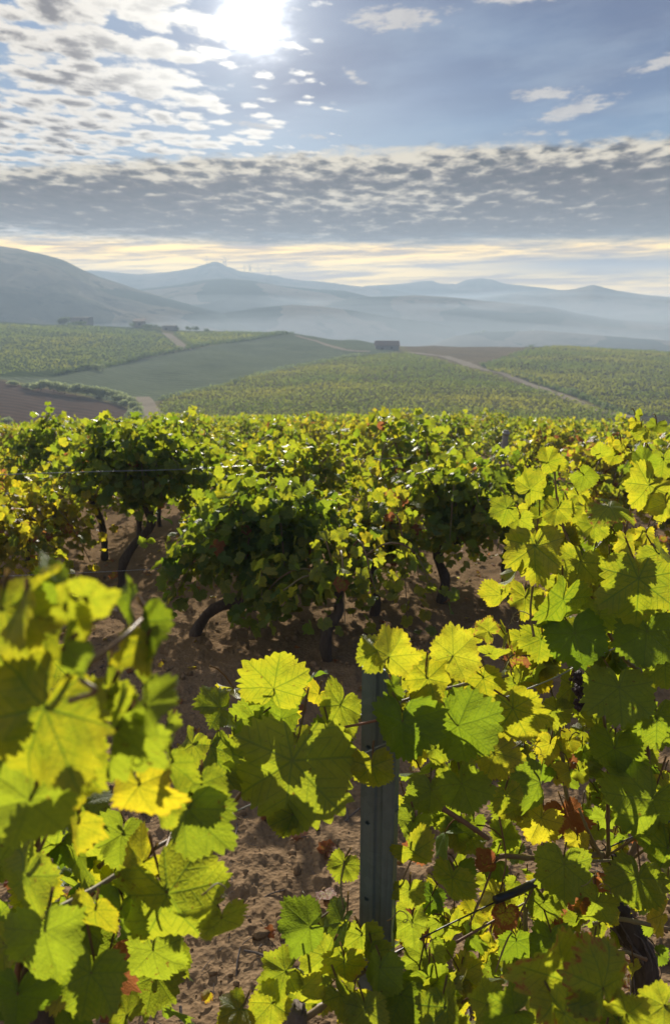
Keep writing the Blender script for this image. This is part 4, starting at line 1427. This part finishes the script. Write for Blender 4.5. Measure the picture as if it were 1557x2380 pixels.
def wire(name, label, pts, r, mat, cat='wire', sag=0.0, group=None, sides=6):
    P = spline([at(*p) for p in pts], 10 * len(pts))
    m = MB()
    m.tube(P - P[0], r, sides)
    o = link(name, m.mesh(name), mat)
    o.location = P[0]
    o['label'], o['category'] = label, cat
    if group:
        o['group'] = group
    return o


wire('wire', 'rusty wire hooked round the galvanised post', [(800, 1690, 1.12), (842, 1682, 1.115), (886, 1672, 1.11), (900, 1668, 1.13), (905, 1660, 1.2)], .0022, M_RUST)
wire('wire', 'steel wire fastened to the post just below the rusty wire', [(540, 1890, 1.10), (790, 1777, 1.12), (862, 1744, 1.12), (925, 1716, 1.16), (1272, 1582, 1.44), (1400, 1518, 1.56), (1700, 1400, 1.9)], .0014, M_WIRE)
wire('wire', 'lowest dark wire running from the post foot to the old trunk at right', [(905, 2222, 1.16), (1000, 2170, 1.22), (1160, 2092, 1.33), (1250, 2050, 1.42), (1440, 1958, 1.56), (1700, 1850, 1.8)], .0017, M_HOSE)
wire('drip_hose', 'short piece of thick black hose tied to the low wire', [(1150, 2092, 1.31), (1200, 2072, 1.34), (1256, 2046, 1.40)], .0085, M_HOSE, 'hose', sides=10)
wire('wire', 'upper thin bright wire in front of the dark vines at left', [(-200, 1118, 4.9), (0, 1104, 5.2), (230, 1096, 5.5), (420, 1091, 5.8), (560, 1083, 6.1), (690, 1074, 6.5), (980, 1062, 7.2)], .0030, M_WIRE)
wire('wire', 'second upper wire that meets the first behind the dark vine', [(540, 1104, 5.9), (640, 1098, 6.2), (760, 1090, 6.5)], .0016, M_WIRE)
wire('wire', 'low bright wire crossing the bare soil at left', [(-150, 1345, 4.7), (60, 1337, 4.9), (240, 1329, 5.05), (400, 1320, 5.2), (520, 1312, 5.3)], .0020, M_WIRE)

# grey post up the slope
q = at(1176, 1000, 8.2)
pl = thing('wooden_post', 'grey weathered post leaning among the vines right of centre', 'post', (q[0], 8.2, gz(q[0], 8.2)))
m = MB()
hh = q[2] - gz(q[0], 8.2)
m.tube(np.array([(-.06, 0, -.1), (-.04, 0, hh * .5), (0, 0, hh - .01), (0.002, 0, hh)]), [.034, .034, .033, .028], 10)
link('shaft', m.mesh('shaft'), M_POSTWOOD, pl)
m = MB()
m.tube(np.array([(-.002, 0, hh - .05), (-.001, 0, hh - .02)]), [.038, .038], 10)
link('wire_band', m.mesh('wire_band'), M_WIRE, pl)

# curling tendrils on the foremost vines
def tendril(parent, x, y, Y, s, turns=2.2, side=1):
    k = pxm(Y, y) * s
    t = np.linspace(0, 1, 40)
    r_ = .22 * (t > .55) * (1 - t) * 2.2
    a = np.maximum(t - .55, 0) / .45 * turns * 2 * np.pi
    P = at(x, y, Y) + np.outer(side * (t + r_ * np.sin(a)), CR) * k + np.outer(.45 * np.sin(t * 2.5) - .5 * t * t - r_ * (1 - np.cos(a)), CU) * k + np.outer(.15 * np.sin(t * 9), CB) * k
    m_ = MB()
    m_.tube(P - np.array(parent.location), np.linspace(.0012, .0006, 40), 5)
    link('tendril', m_.mesh('tendril'), M_CANE, parent)


for par, x, y, Y_, s_, tt, sd_ in [(VL, 470, 2080, .74, 70, 1.6, 1), (VL, 300, 1500, .62, 90, 2.0, 1), (VC, 560, 1905, 1.02, 60, 2.2, -1), (VC, 1190, 1740, 1.2, 70, 2, 1), (VR, 1500, 1230, 1.5, 60, 1.5, 1), (VR, 1240, 1440, 1.45, 60, 2.2, -1), (VC, 900, 2140, 1.05, 60, 1.8, 1), (VR, 1350, 2060, 1.3, 70, 2, 1)]:
    tendril(par, x, y, Y_, s_, tt, sd_)

# ------------------------------------------------------------------ farm buildings on the crest
M_WALL = material('old_plaster')
pc = obj_coords()
n1 = noise(pc, .8, 5, .6)
n2 = noise(pc, 6.0, 4, .6)
finish(principled(mixc(n1, mixc(n2, (.22, .20, .18), (.30, .27, .24)), (.16, .145, .13)), .95, .1, 0, n2, .5, .05))
M_ROOF = material('old_tiles')
pc = obj_coords()
n1 = noise(pc, 1.3, 5, .6)
wv = n_new('ShaderNodeTexWave')
X.put(wv.inputs['Vector'], pc)
wv.inputs['Scale'].default_value = 3.0
finish(principled(mixc(n1, (.13, .09, .07), (.24, .17, .13)), .9, .1, 0, X(wv.outputs[1]), .5, .06))
M_DARK = material('dark_opening')
finish(principled((.012, .012, .013), .8, .2))
M_WOODDOOR = material('old_door')
pc = obj_coords()
finish(principled(mixc(noise(pc, 4, 4, .6), (.06, .04, .03), (.12, .085, .06)), .85, .2))


def house(label, x, y, Y, wpx, hpx, depth, roof, openings, rz=0.0):
    """foot of the front wall at (x, y)"""
    k = pxm(Y, y)
    w, h = wpx * k, hpx * k
    p = at(x, y, Y)
    z = min(gz(p[0] + dx_, Y + dy_) for dx_ in (-w / 2, w / 2) for dy_ in (0, depth))
    hbase = p[2] - z
    t = thing('farmhouse', label, 'house', (p[0], Y, z), 'farm buildings on the crest', rz)
    th = .35
    H_ = h + hbase
    m = MB()
    m.box((0, depth - th / 2, H_ / 2 - .5), (w, th, H_ + 1))
    for s in (-1, 1):
        m.box((s * (w / 2 - th / 2), depth / 2, H_ / 2 - .5), (th, depth - 2 * th, H_ + 1))
    # front wall in pieces round its openings
    ops = sorted(openings)
    xs = -w / 2
    for cx, ow, zb_, oh in ops:
        cx, ow, zb2, oh = cx * w, ow * w, zb_ * H_, oh * H_
        a, b = cx - ow / 2, cx + ow / 2
        m.box(((xs + a) / 2, th / 2, H_ / 2 - .5), (a - xs, th, H_ + 1))
        m.box((cx, th / 2, (zb2 - 1) / 2), (ow, th, zb2 + 1))
        m.box((cx, th / 2, (zb2 + oh + H_) / 2), (ow, th, H_ - zb2 - oh))
        xs = b
    m.box(((xs + w / 2) / 2, th / 2, H_ / 2 - .5), (w / 2 - xs, th, H_ + 1))
    link('wall', m.mesh('wall', False), M_WALL, t)
    for cx, ow, zb_, oh in ops:
        d = MB()
        d.box((cx * w, th * .7, zb_ * H_ + oh * H_ / 2), (ow * w, .08, oh * H_))
        link('door' if zb_ < .05 else 'window', d.mesh('door', False), M_WOODDOOR if zb_ < .05 else M_DARK, t)
    r_ = MB()
    if roof == 'flat':
        r_.box((0, depth / 2, H_ - .12), (w - 2 * th - .02, depth - 2 * th - .02, .15))
    elif roof == 'shed':
        e = .25
        V = [(-w / 2 - e, -e, H_ + .02), (w / 2 + e, -e, H_ + .02), (w / 2 + e, depth + e, H_ + .9), (-w / 2 - e, depth + e, H_ + .9)]
        V = np.array(V + [(a, b, c + .16) for a, b, c in V])
        r_.add(V, [(0, 2, 1), (0, 3, 2), (4, 5, 6), (4, 6, 7), (0, 1, 5), (0, 5, 4), (1, 2, 6), (1, 6, 5), (2, 3, 7), (2, 7, 6), (3, 0, 4), (3, 4, 7)])
    else:                                                        # gable, ridge along x
        e, rh = .25, depth * .22
        for s in (0, 1):
            ya, yb = (-e, depth / 2) if s == 0 else (depth + e, depth / 2)
            V = [(-w / 2 - e, ya, H_ - .05), (w / 2 + e, ya, H_ - .05), (w / 2 + e, yb, H_ + rh), (-w / 2 - e, yb, H_ + rh)]
            V = np.array(V + [(a, b, c + .15) for a, b, c in V])
            r_.add(V, [(0, 2, 1), (0, 3, 2), (4, 5, 6), (4, 6, 7), (0, 1, 5), (0, 5, 4), (1, 2, 6), (1, 6, 5), (2, 3, 7), (2, 7, 6), (3, 0, 4), (3, 4, 7)])
        g = MB()
        for s in (-1, 1):
            V = [(s * (w / 2 - .2), 0, H_), (s * (w / 2 - .2), depth, H_), (s * (w / 2 - .2), depth / 2, H_ + rh - .03)]
            g.add(V + [(a - s * .15, b, c) for a, b, c in V], [(0, 1, 2), (3, 5, 4), (0, 3, 4), (0, 4, 1), (1, 4, 5), (1, 5, 2), (2, 5, 3), (2, 3, 0)])
        link('gable', g.mesh('gable', False), M_WALL, t)
    link('roof', r_.mesh('roof', False), M_ROOF, t)
    return t


house('long low stone farmhouse where the dirt track meets the crest', 900, 817, 238, 54, 13, 5.5, 'gable', [(-.22, .12, .01, .62), (.18, .10, .42, .3)])
house('plain square flat topped ruin on the left crest beside a round tree', 186, 755, 296, 43, 17, 6, 'flat', [(.1, .14, .45, .28)])
house('small pale flat farm shed at the top of the dirt lane', 393, 770, 280, 31, 13, 4.5, 'flat', [(-.2, .2, .01, .6)])
house('tiny yellowish hut half hidden by bushes on the left crest', 322, 757, 292, 24, 9, 4, 'shed', [(.1, .2, .4, .35)])

# ------------------------------------------------------------------ trees and bushes far off
M_FOL = material('far_foliage')
fcx, fal, fv = attr('lc')
t1, t2, t3 = sep(fv)
pb = principled(mixc(t2, mixc(t1, (.030, .050, .020), (.06, .085, .03)), mixc(t1, (.20, .225, .13), (.28, .30, .18))), .8, .2)
tl = n_new('ShaderNodeBsdfTranslucent')
X.put(tl.inputs['Color'], mixc(t2, (.12, .17, .03), (.50, .56, .26)))
mx = n_new('ShaderNodeMixShader')
mx.inputs[0].default_value = .4
X.nt.links.new(pb.outputs[0], mx.inputs[1])
X.nt.links.new(tl.outputs[0], mx.inputs[2])
finish(mx)
br = np.random.default_rng(33)


def leaf_cards(pos, size, tone, rng, up=0.3, long=1.0):
    N = len(pos)
    a = unit(rng.normal(0, 1, (N, 3)) + np.array((0, 0, up * 2)))
    n = unit(rng.normal(0, 1, (N, 3)))
    b = unit(np.cross(a, n))
    s = np.broadcast_to(size, (N,))[:, None] * rng.uniform(.7, 1.3, (N, 1))
    V = np.stack([pos - a * s * long, pos + b * s * .55, pos + a * s * long, pos - b * s * .55], 1).reshape(-1, 3)
    i = np.arange(N)[:, None] * 4
    T = np.concatenate([i + [0, 1, 2], i + [0, 2, 3]])
    A = np.zeros((N * 4, 4))
    A[:, 0] = np.repeat(rng.random(N), 4)
    A[:, 1] = np.repeat(np.broadcast_to(tone, (N,)), 4)
    return V, T, A


def bush_mesh(w, h, n, size, tone, rng, lumps=7):
    c = np.stack([rng.uniform(-.35, .35, lumps) * w, rng.uniform(-.35, .35, lumps) * w, rng.uniform(.35, .75, lumps) * h], 1)
    i = rng.integers(0, lumps, n)
    q = unit(rng.normal(0, 1, (n, 3))) * rng.random((n, 1)) ** .4
    pos = c[i] + q * np.array((w * .28, w * .28, h * .27))
    pos[:, 2] = np.abs(pos[:, 2])
    V, T, A = leaf_cards(pos, size, tone, rng)
    return mesh_np('foliage', V, T, [('lc', 'FLOAT_COLOR', A)], False)


def tree(name, label, cat, x, y, Y, wpx, hpx, tone=0.0, n=500, group=None):
    k = pxm(Y, y)
    w, h = wpx * k, hpx * k
    p = at(x, y, Y)
    z = gz(p[0], Y)
    h += max(0, p[2] - z)
    t = thing(name, label, cat, (p[0], Y, z), group)
    link('crown', bush_mesh(w, h, n, max(w, h) * .07, tone, br), M_FOL, t)
    m = MB()
    m.tube(np.array([(0, 0, -.3), (.05 * w, 0, h * .2), (.02, 0, h * .5)]), [h * .03, h * .024, h * .012], 7)
    for s in (-1, 1):
        m.tube(np.array([(.02, 0, h * .2), (s * w * .2, 0, h * .55)]), [h * .016, h * .006], 5)
    link('trunk', m.mesh('trunk'), M_BARK, t)
    return t


tree('tree', 'round tree standing just left of the square ruin', 'tree', 149, 756, 292, 30, 19, .12, 700)
for x, y, w, h, lab in [(185, 757, 44, 8, 'dark bush along the foot of the square ruin'), (308, 757, 14, 9, 'low bush left of the yellowish hut'), (340, 760, 18, 9, 'low bush right of the yellowish hut'),
                        (357, 764, 20, 10, 'bush between the yellowish hut and the pale shed'), (372, 766, 14, 9, 'bush touching the left wall of the pale shed'), (412, 769, 14, 9, 'bush right of the pale shed'),
                        (440, 769, 16, 11, 'bush second to the right of the pale shed'), (455, 770, 20, 12, 'bush topmost right of the pale shed on the crest'), (480, 771, 16, 8, 'last low bush on the left crest')]:
    tree('bush', lab, 'bush', x, y, 283, w, h, .05, 260, 'bushes on the left crest')
for x, y in ((203, 857), (222, 853), (238, 852)):
    tree('bush', 'pale bush on the edge of the fallow field' if x != 222 else 'middle pale bush on the edge of the fallow field', 'bush', x, y + 3, 161, 22, 12, .6, 300, 'pale bushes by the fallow field')
# reed hedge: a bent line of pale bushes above the ploughed field
hp = [(-40, 884), (30, 892), (60, 898), (95, 903), (125, 905), (150, 908), (175, 911), (200, 914), (225, 918), (248, 921), (268, 926), (285, 932), (300, 941), (312, 952), (316, 963), (312, 974)]
for i, (x, y) in enumerate(hp):
    lab = ('feathery pale reed clump in the curved hedge above the ploughed field' if 2 < i < 11 else
           ('feathery reed clump at the low right end of the curved hedge' if i >= 11 else 'low reed clump at the far left of the curved hedge'))
    tree('reed_clump', lab, 'reeds', x, y + 6, ground_hit(x, y + 6)[1], 42 if i > 2 else 30, 27 if i > 2 else 14, .75, 520, 'curved hedge of reeds')
for x, y, w, h in [(15, 978, 40, 16), (430, 975, 50, 16), (470, 980, 40, 14), (505, 984, 40, 14), (-30, 985, 40, 16)]:
    tree('bush', 'pale bush in the dip left of the dirt lane' if x < 100 else 'pale bush in the dip right of the dirt lane', 'bush', x, y + 6, ground_hit(x, y + 6)[1], w, h, .7, 360, 'pale bushes in the dip')
for x, y, w, h in [(1115, 771, 26, 8), (1190, 770, 24, 7), (1160, 772, 30, 8), (1230, 769, 20, 7), (1440, 786, 34, 8), (1300, 773, 26, 6)]:
    tree('tree', 'dark tree far down in the hazy valley at right', 'tree', x, y + 2, 492, w, h, 0.0, 220, 'far trees in the valley')

def hedge(label, pts, n, h, tone, w=.5):
    g = spline([ground_hit(*p)[:2] for p in pts], 40 * len(pts))
    i = br.integers(0, len(g), n)
    q = g[i] + br.normal(0, w, (n, 2))
    hh_ = h * np.clip(1 + fbm(q[:, 0] / 5, q[:, 1] / 5, 3, 8) * 1.3, .2, 1.9)
    pos = np.column_stack([q, height(q[:, 0], q[:, 1]) + hh_ * br.random(n)])
    V, T, A = leaf_cards(pos, .3, tone, br)
    o = link('hedge', mesh_np('hedge', V, T, [('lc', 'FLOAT_COLOR', A)], False), M_FOL)
    o['label'], o['category'] = label, 'hedge'


hedge('dark ragged hedge line along the upper edge of the bare olive field', [(135, 872), (220, 858), (300, 841), (370, 826), (440, 811), (520, 798), (600, 786), (680, 777)], 2600, 1.0, .08)
hedge('dark weedy verge along the track on the right hill', [(1122, 850), (1190, 867), (1262, 891), (1352, 927), (1484, 966)], 1400, .6, .15, .4)
hedge('weedy line at the top edge of the darker right vineyard', [(1125, 851), (1170, 836), (1215, 820), (1280, 806)], 900, .7, .15)
hedge('rough grassy line where the rounded vineyard meets the olive field', [(380, 932), (480, 905), (570, 884), (650, 862), (750, 840), (850, 823)], 1400, .5, .35)

# ------------------------------------------------------------------ tracks
M_TRACK = material('dirt_track')
P = geo_pos()
n1 = noise(P, .5, 5, .6)
n2 = noise(P, 4.0, 4, .6)
finish(principled(mixc(n1, mixc(n2, (.20, .165, .12), (.27, .225, .165)), (.30, .255, .19)), .95, .0))


def track(pts, w, lift=.10):
    g = spline([ground_hit(*p)[:2] for p in pts], 26 * len(pts))
    t = unit(np.gradient(g, axis=0))
    nrm = np.stack([-t[:, 1], t[:, 0]], 1)
    rows = []
    for s in np.linspace(-1, 1, 5):
        wob_ = w / 2 * s * (1 + .18 * fbm(g[:, 0] / 4 + 7 * s, g[:, 1] / 4, 2, 3))
        q = g + nrm * wob_[:, None]
        rows.append(np.column_stack([q, height(q[:, 0], q[:, 1]) + lift]))
    V = np.stack(rows, 1)
    n, k = V.shape[:2]
    i, j = np.meshgrid(np.arange(n - 1), np.arange(k - 1), indexing='ij')
    Q = np.stack([i * k + j, i * k + j + 1, (i + 1) * k + j + 1, (i + 1) * k + j], -1).reshape(-1, 4)[:, ::-1]
    return link('path', mesh_np('path', V.reshape(-1, 3), Q, (), True, True), M_TRACK, kind='structure')


track([(940, 820), (1010, 826), (1060, 838), (1100, 853)], 4.0)
track([(1100, 853), (1160, 868), (1240, 896), (1330, 932), (1460, 972)], 2.2)
track([(385, 775), (405, 790), (425, 806), (437, 813)], 2.8)
track([(690, 781), (745, 797), (800, 815), (860, 818)], 2.6)
track([(320, 925), (335, 945), (350, 962), (390, 985)], 4.0)

# ------------------------------------------------------------------ wind turbines on the far ridge
M_WHITE = material('turbine_paint')
finish(principled((.30, .31, .33), .5, .4))
for k_, (x, y0, y1) in enumerate([(482, 618, 604), (520, 616, 605), (526, 617, 604), (568, 632, 622), (580, 635, 620), (584, 636, 622), (600, 640, 624), (628, 643, 627)]):
    Yt = 1072
    b, tp = at(x, y0 + 5, Yt), at(x, y1, Yt)
    hh = tp[2] - b[2]
    t = thing('wind_turbine', 'tiny wind turbine on the skyline right of the pointed far peak' if x > 540 else 'tiny wind turbine beside the pointed far peak', 'wind turbine', b, 'wind turbines on the far ridge')
    m = MB()
    m.tube(np.array([(0, 0, 0), (0, 0, hh)]), [.5, .3], 8)
    link('tower', m.mesh('tower'), M_WHITE, t)
    m = MB()
    m.box((0, -.5, hh + .4), (.6, 1.5, .6))
    link('nacelle', m.mesh('nacelle', False), M_WHITE, t)
    for q in range(3):
        a = 2 * math.pi * q / 3 + k_ * .7
        m = MB()
        d = np.array((math.sin(a), 0, math.cos(a)))
        m.tube(np.array([d * .3, d * 2.5, d * hh * .55]) + (0, -1.1, hh + .3), [.24, .38, .1], 6)
        link('blade', m.mesh('blade'), M_WHITE, t)

M_HVINE = material('hill_vines')
fcx, fal, fv = attr('lc')
t1, t2, t3 = sep(fv)
pb = principled(mixc(t1, mixc(t2, (.040, .062, .022), (.060, .085, .030)), (.115, .115, .035)), .9, .1)
tl = n_new('ShaderNodeBsdfTranslucent')
X.put(tl.inputs['Color'], mixc(t1, mixc(t2, (.18, .235, .04), (.26, .315, .045)), (.50, .45, .055)))
mx = n_new('ShaderNodeMixShader')
mx.inputs[0].default_value = .42
X.nt.links.new(pb.outputs[0], mx.inputs[1])
X.nt.links.new(tl.outputs[0], mx.inputs[2])
finish(mx)

# ------------------------------------------------------------------ the vineyards on the hills: rows of small bushes nobody could count
def hill_rows(label, poly, spacing, plant, angle, size, cards, tone, seed, ye=.3):
    rng = np.random.default_rng(seed)
    g = np.array([ground_hit(x, max(y, 700))[:2] for x, y in poly])
    c, s = math.cos(angle), math.sin(angle)
    uv_ = np.stack([g[:, 0] * c + g[:, 1] * s, -g[:, 0] * s + g[:, 1] * c], 1)
    u0, v0 = uv_.min(0)
    u1, v1 = uv_.max(0)
    U_, V_ = np.meshgrid(np.arange(u0, u1, plant), np.arange(v0, v1, spacing))
    U_ = U_ + rng.uniform(-.3, .3, U_.shape) * plant
    V_ = V_ + rng.uniform(-.08, .08, U_.shape) * spacing + fbm(U_ / 30, V_ / 30, 2, seed) * 1.2
    x, y = (U_ * c - V_ * s).ravel(), (U_ * s + V_ * c).ravel()
    ok = inside(x, y, g) & (rng.random(len(x)) > .07) & (np.hypot(x, y) < 300)
    x, y = x[ok], y[ok]
    z = height(x, y)
    fo_ = MB()
    k = cards
    vig = np.clip(1 + fbm(x / 14, y / 14, 3, seed + 2) * .7, .55, 1.5)
    P_ = np.repeat(np.stack([x, y, z], 1), k, 0)
    vg = np.repeat(vig, k)[:, None]
    P_ = P_ + rng.normal(0, 1, P_.shape) * np.array((plant * .42, spacing * .085, .14)) * vg + np.array((0, 0, .55)) * vg
    V, T, A = leaf_cards(P_, size, np.clip(rng.normal(tone, .2, len(P_)), 0, 1), rng)
    A[:, 0] = np.clip(ye + fbm(V[:, 0] / 18, V[:, 1] / 18, 3, seed + 5) * .9 + rng.normal(0, .1, len(V)), 0, 1)
    A[:, 1] = np.repeat(rng.random(len(P_)), 4)
    A[:, 2] = 0
    U3 = np.tile(np.array([(0, -.5, .5), (.3, 0, .5), (0, .6, .5), (-.3, 0, .5)]), (len(P_), 1))
    o = link('vineyard', mesh_np('vineyard', V, T, [('lc', 'FLOAT_COLOR', A), ('luv', 'FLOAT_VECTOR', U3)], False), M_HVINE, kind='stuff')
    o['label'] = label
    print(label, len(x))
    return o


hill_rows('pale green rows of vines on the rounded hill right of the dirt lane', [(378, 938), (480, 909), (650, 866), (850, 829), (945, 824), (1085, 860), (1180, 886), (1440, 968), (1400, 1000), (360, 1000)], 2.7, .75, R(-12), .21, 9, .3, 51, .30)
hill_rows('darker green rows of vines on the far right hill behind the track', [(1125, 860), (1200, 824), (1290, 808), (1557, 820), (1800, 825), (1800, 985), (1500, 975), (1300, 905)], 2.7, .75, R(14), .22, 9, .3, 52, .15)
hill_rows('hazy green rows of vines on the left hill', [(-300, 760), (0, 757), (290, 768), (372, 778), (420, 812), (300, 842), (130, 872), (0, 872), (-300, 860)], 2.9, .95, R(62), .22, 6, .3, 53, .15)
hill_rows('strip of green vines along the left crest', [(410, 776), (540, 774), (660, 776), (560, 789), (448, 804)], 2.4, 1.2, R(5), .27, 6, .3, 54, .2)

# ------------------------------------------------------------------ litter on the soil
lr = np.random.default_rng(77)
m = MB()
n = 1500
yy = 1.0 + 9 * lr.random(n) ** 1.6
xx = (lr.random(n) - .5) * (1.0 * yy + .6)
zz_ = height(xx, yy) + soil(xx, yy)
for i in range(n):
    a = lr.uniform(0, 2 * math.pi)
    l_ = lr.uniform(.01, .06) if i > 120 else lr.uniform(.06, .22)
    d = np.array((math.cos(a), math.sin(a), lr.normal(0, .12))) * l_
    c = np.array((xx[i], yy[i], zz_[i] + .004))
    m.tube(spline([c - d / 2, c + lr.normal(0, .06, 3) * l_, c + d / 2], 4), lr.uniform(.0008, .0018) if i > 120 else lr.uniform(.0025, .0045), 4, False)
o = link('twigs', m.mesh('twigs'), M_DEAD, kind='stuff')
o['label'] = 'dry twigs and straw strewn over the soil'
fo = Foliage(2, lr)
n = 420
yy = 1.1 + 8 * lr.random(n) ** 1.4
xx = (lr.random(n) - .5) * (1.0 * yy + .6)
pos = np.stack([xx, yy, height(xx, yy) + .012], 1)
fo.leaves(pos, unit(np.stack([lr.normal(0, 1, n), lr.normal(0, 1, n), lr.normal(0, .2, n)], 1)), unit(np.stack([lr.normal(0, .35, n), lr.normal(0, .35, n), np.ones(n)], 1)), lr.uniform(.02, .045, n), .95, lr.uniform(.5, 1, n))
o = link('fallen_leaves', fo.build('fallen_leaves'), M_LEAF, kind='stuff')
o['label'] = 'small dry fallen leaves on the soil'
ico = []
t_ = (1 + 5 ** .5) / 2
IV = unit(np.array([(-1, t_, 0), (1, t_, 0), (-1, -t_, 0), (1, -t_, 0), (0, -1, t_), (0, 1, t_), (0, -1, -t_), (0, 1, -t_), (t_, 0, -1), (t_, 0, 1), (-t_, 0, -1), (-t_, 0, 1)]))
IT = np.array([(0, 11, 5), (0, 5, 1), (0, 1, 7), (0, 7, 10), (0, 10, 11), (1, 5, 9), (5, 11, 4), (11, 10, 2), (10, 7, 6), (7, 1, 8), (3, 9, 4), (3, 4, 2), (3, 2, 6), (3, 6, 8), (3, 8, 9), (4, 9, 5), (2, 4, 11), (6, 2, 10), (8, 6, 7), (9, 8, 1)])
n = 5200
yy = 0.9 + 9 * lr.random(n) ** 1.8
xx = (lr.random(n) - .5) * (1.0 * yy + .6)
zz_ = height(xx, yy) + soil(xx, yy)
s = .003 + .022 * lr.random(n) ** 5
V = IV[None] * s[:, None, None] * lr.uniform(.6, 1.3, (n, 12, 1)) * lr.uniform(.6, 1.2, (n, 1, 3)) + np.stack([xx, yy, zz_ + s * .3], 1)[:, None, :]
T = (IT[None] + (np.arange(n) * 12)[:, None, None]).reshape(-1, 3)
ca = np.zeros((n * 12, 4))
ca[:, :3] = np.repeat(SOIL * lr.uniform(.8, 1.5, (n, 1)), 12, 0)
ca[:, 3] = 1
o = link('soil_clods', mesh_np('soil_clods', V.reshape(-1, 3), T, [('fld', 'FLOAT_COLOR', ca)]), M_GROUND, kind='stuff')
o['label'] = 'loose clods and small stones on the soil'

# ------------------------------------------------------------------ the morning haze
def mist(cx, cy, z0, rx, ry, h, dens, seed):
    n, m = 12, 64
    a = np.linspace(0, 2 * np.pi, m, endpoint=False)
    rows = []
    for k in range(1, n):
        t = -np.pi / 2 + np.pi * k / n
        c, s_ = np.cos(t), np.sin(t)
        wob_ = 1 + .22 * np.sin(2 * a + seed) + .12 * np.sin(5 * a + seed * 2.3)
        rows.append(np.stack([cx + rx * c * np.cos(a) * wob_, cy + ry * c * np.sin(a) * wob_, z0 + h * s_ * (1 + .25 * np.sin(3 * a + seed))], 1))
    V = np.vstack(rows + [[(cx, cy, z0 - h)], [(cx, cy, z0 + h)]])
    T = []
    for k in range(n - 2):
        for j in range(m):
            p, q = k * m + j, k * m + (j + 1) % m
            T += [(p, q, q + m), (p, q + m, p + m)]
    e = (n - 2) * m
    for j in range(m):
        T += [(len(V) - 2, (j + 1) % m, j), (len(V) - 1, e + j, e + (j + 1) % m)]
    mat = material('valley_mist')
    v_ = n_new('ShaderNodeVolumePrincipled')
    v_.inputs['Color'].default_value = (0.74, 0.83, 0.92, 1)
    v_.inputs['Density'].default_value = dens
    v_.inputs['Anisotropy'].default_value = 0.2
    oo = n_new('ShaderNodeOutputMaterial')
    X.nt.links.new(v_.outputs[0], oo.inputs['Volume'])
    o = link('mist', mesh_np('mist', V, T), mat, kind='stuff')
    o['label'] = 'pale morning mist lying in the valley'


mist(60, 450, -24, 330, 75, 16, .0035, 1.0)
mist(230, 620, -14, 330, 60, 13, .0045, 2.6)
mist(-120, 640, -10, 260, 50, 12, .0040, 4.1)
mist(160, 860, -6, 420, 60, 13, .0045, 5.2)

mb = MB()
mb.box((0, 0, 3.5), (2700, 2700, 97))
M_HAZE = material('haze_air')
pv = n_new('ShaderNodeVolumePrincipled')
pv.inputs['Color'].default_value = (0.53, 0.68, 0.86, 1)
pv.inputs['Density'].default_value = 0.00112
pv.inputs['Anisotropy'].default_value = 0.12
o_ = n_new('ShaderNodeOutputMaterial')
X.nt.links.new(pv.outputs[0], o_.inputs['Volume'])
hz = link('haze', mb.mesh('haze', False), M_HAZE, kind='stuff')
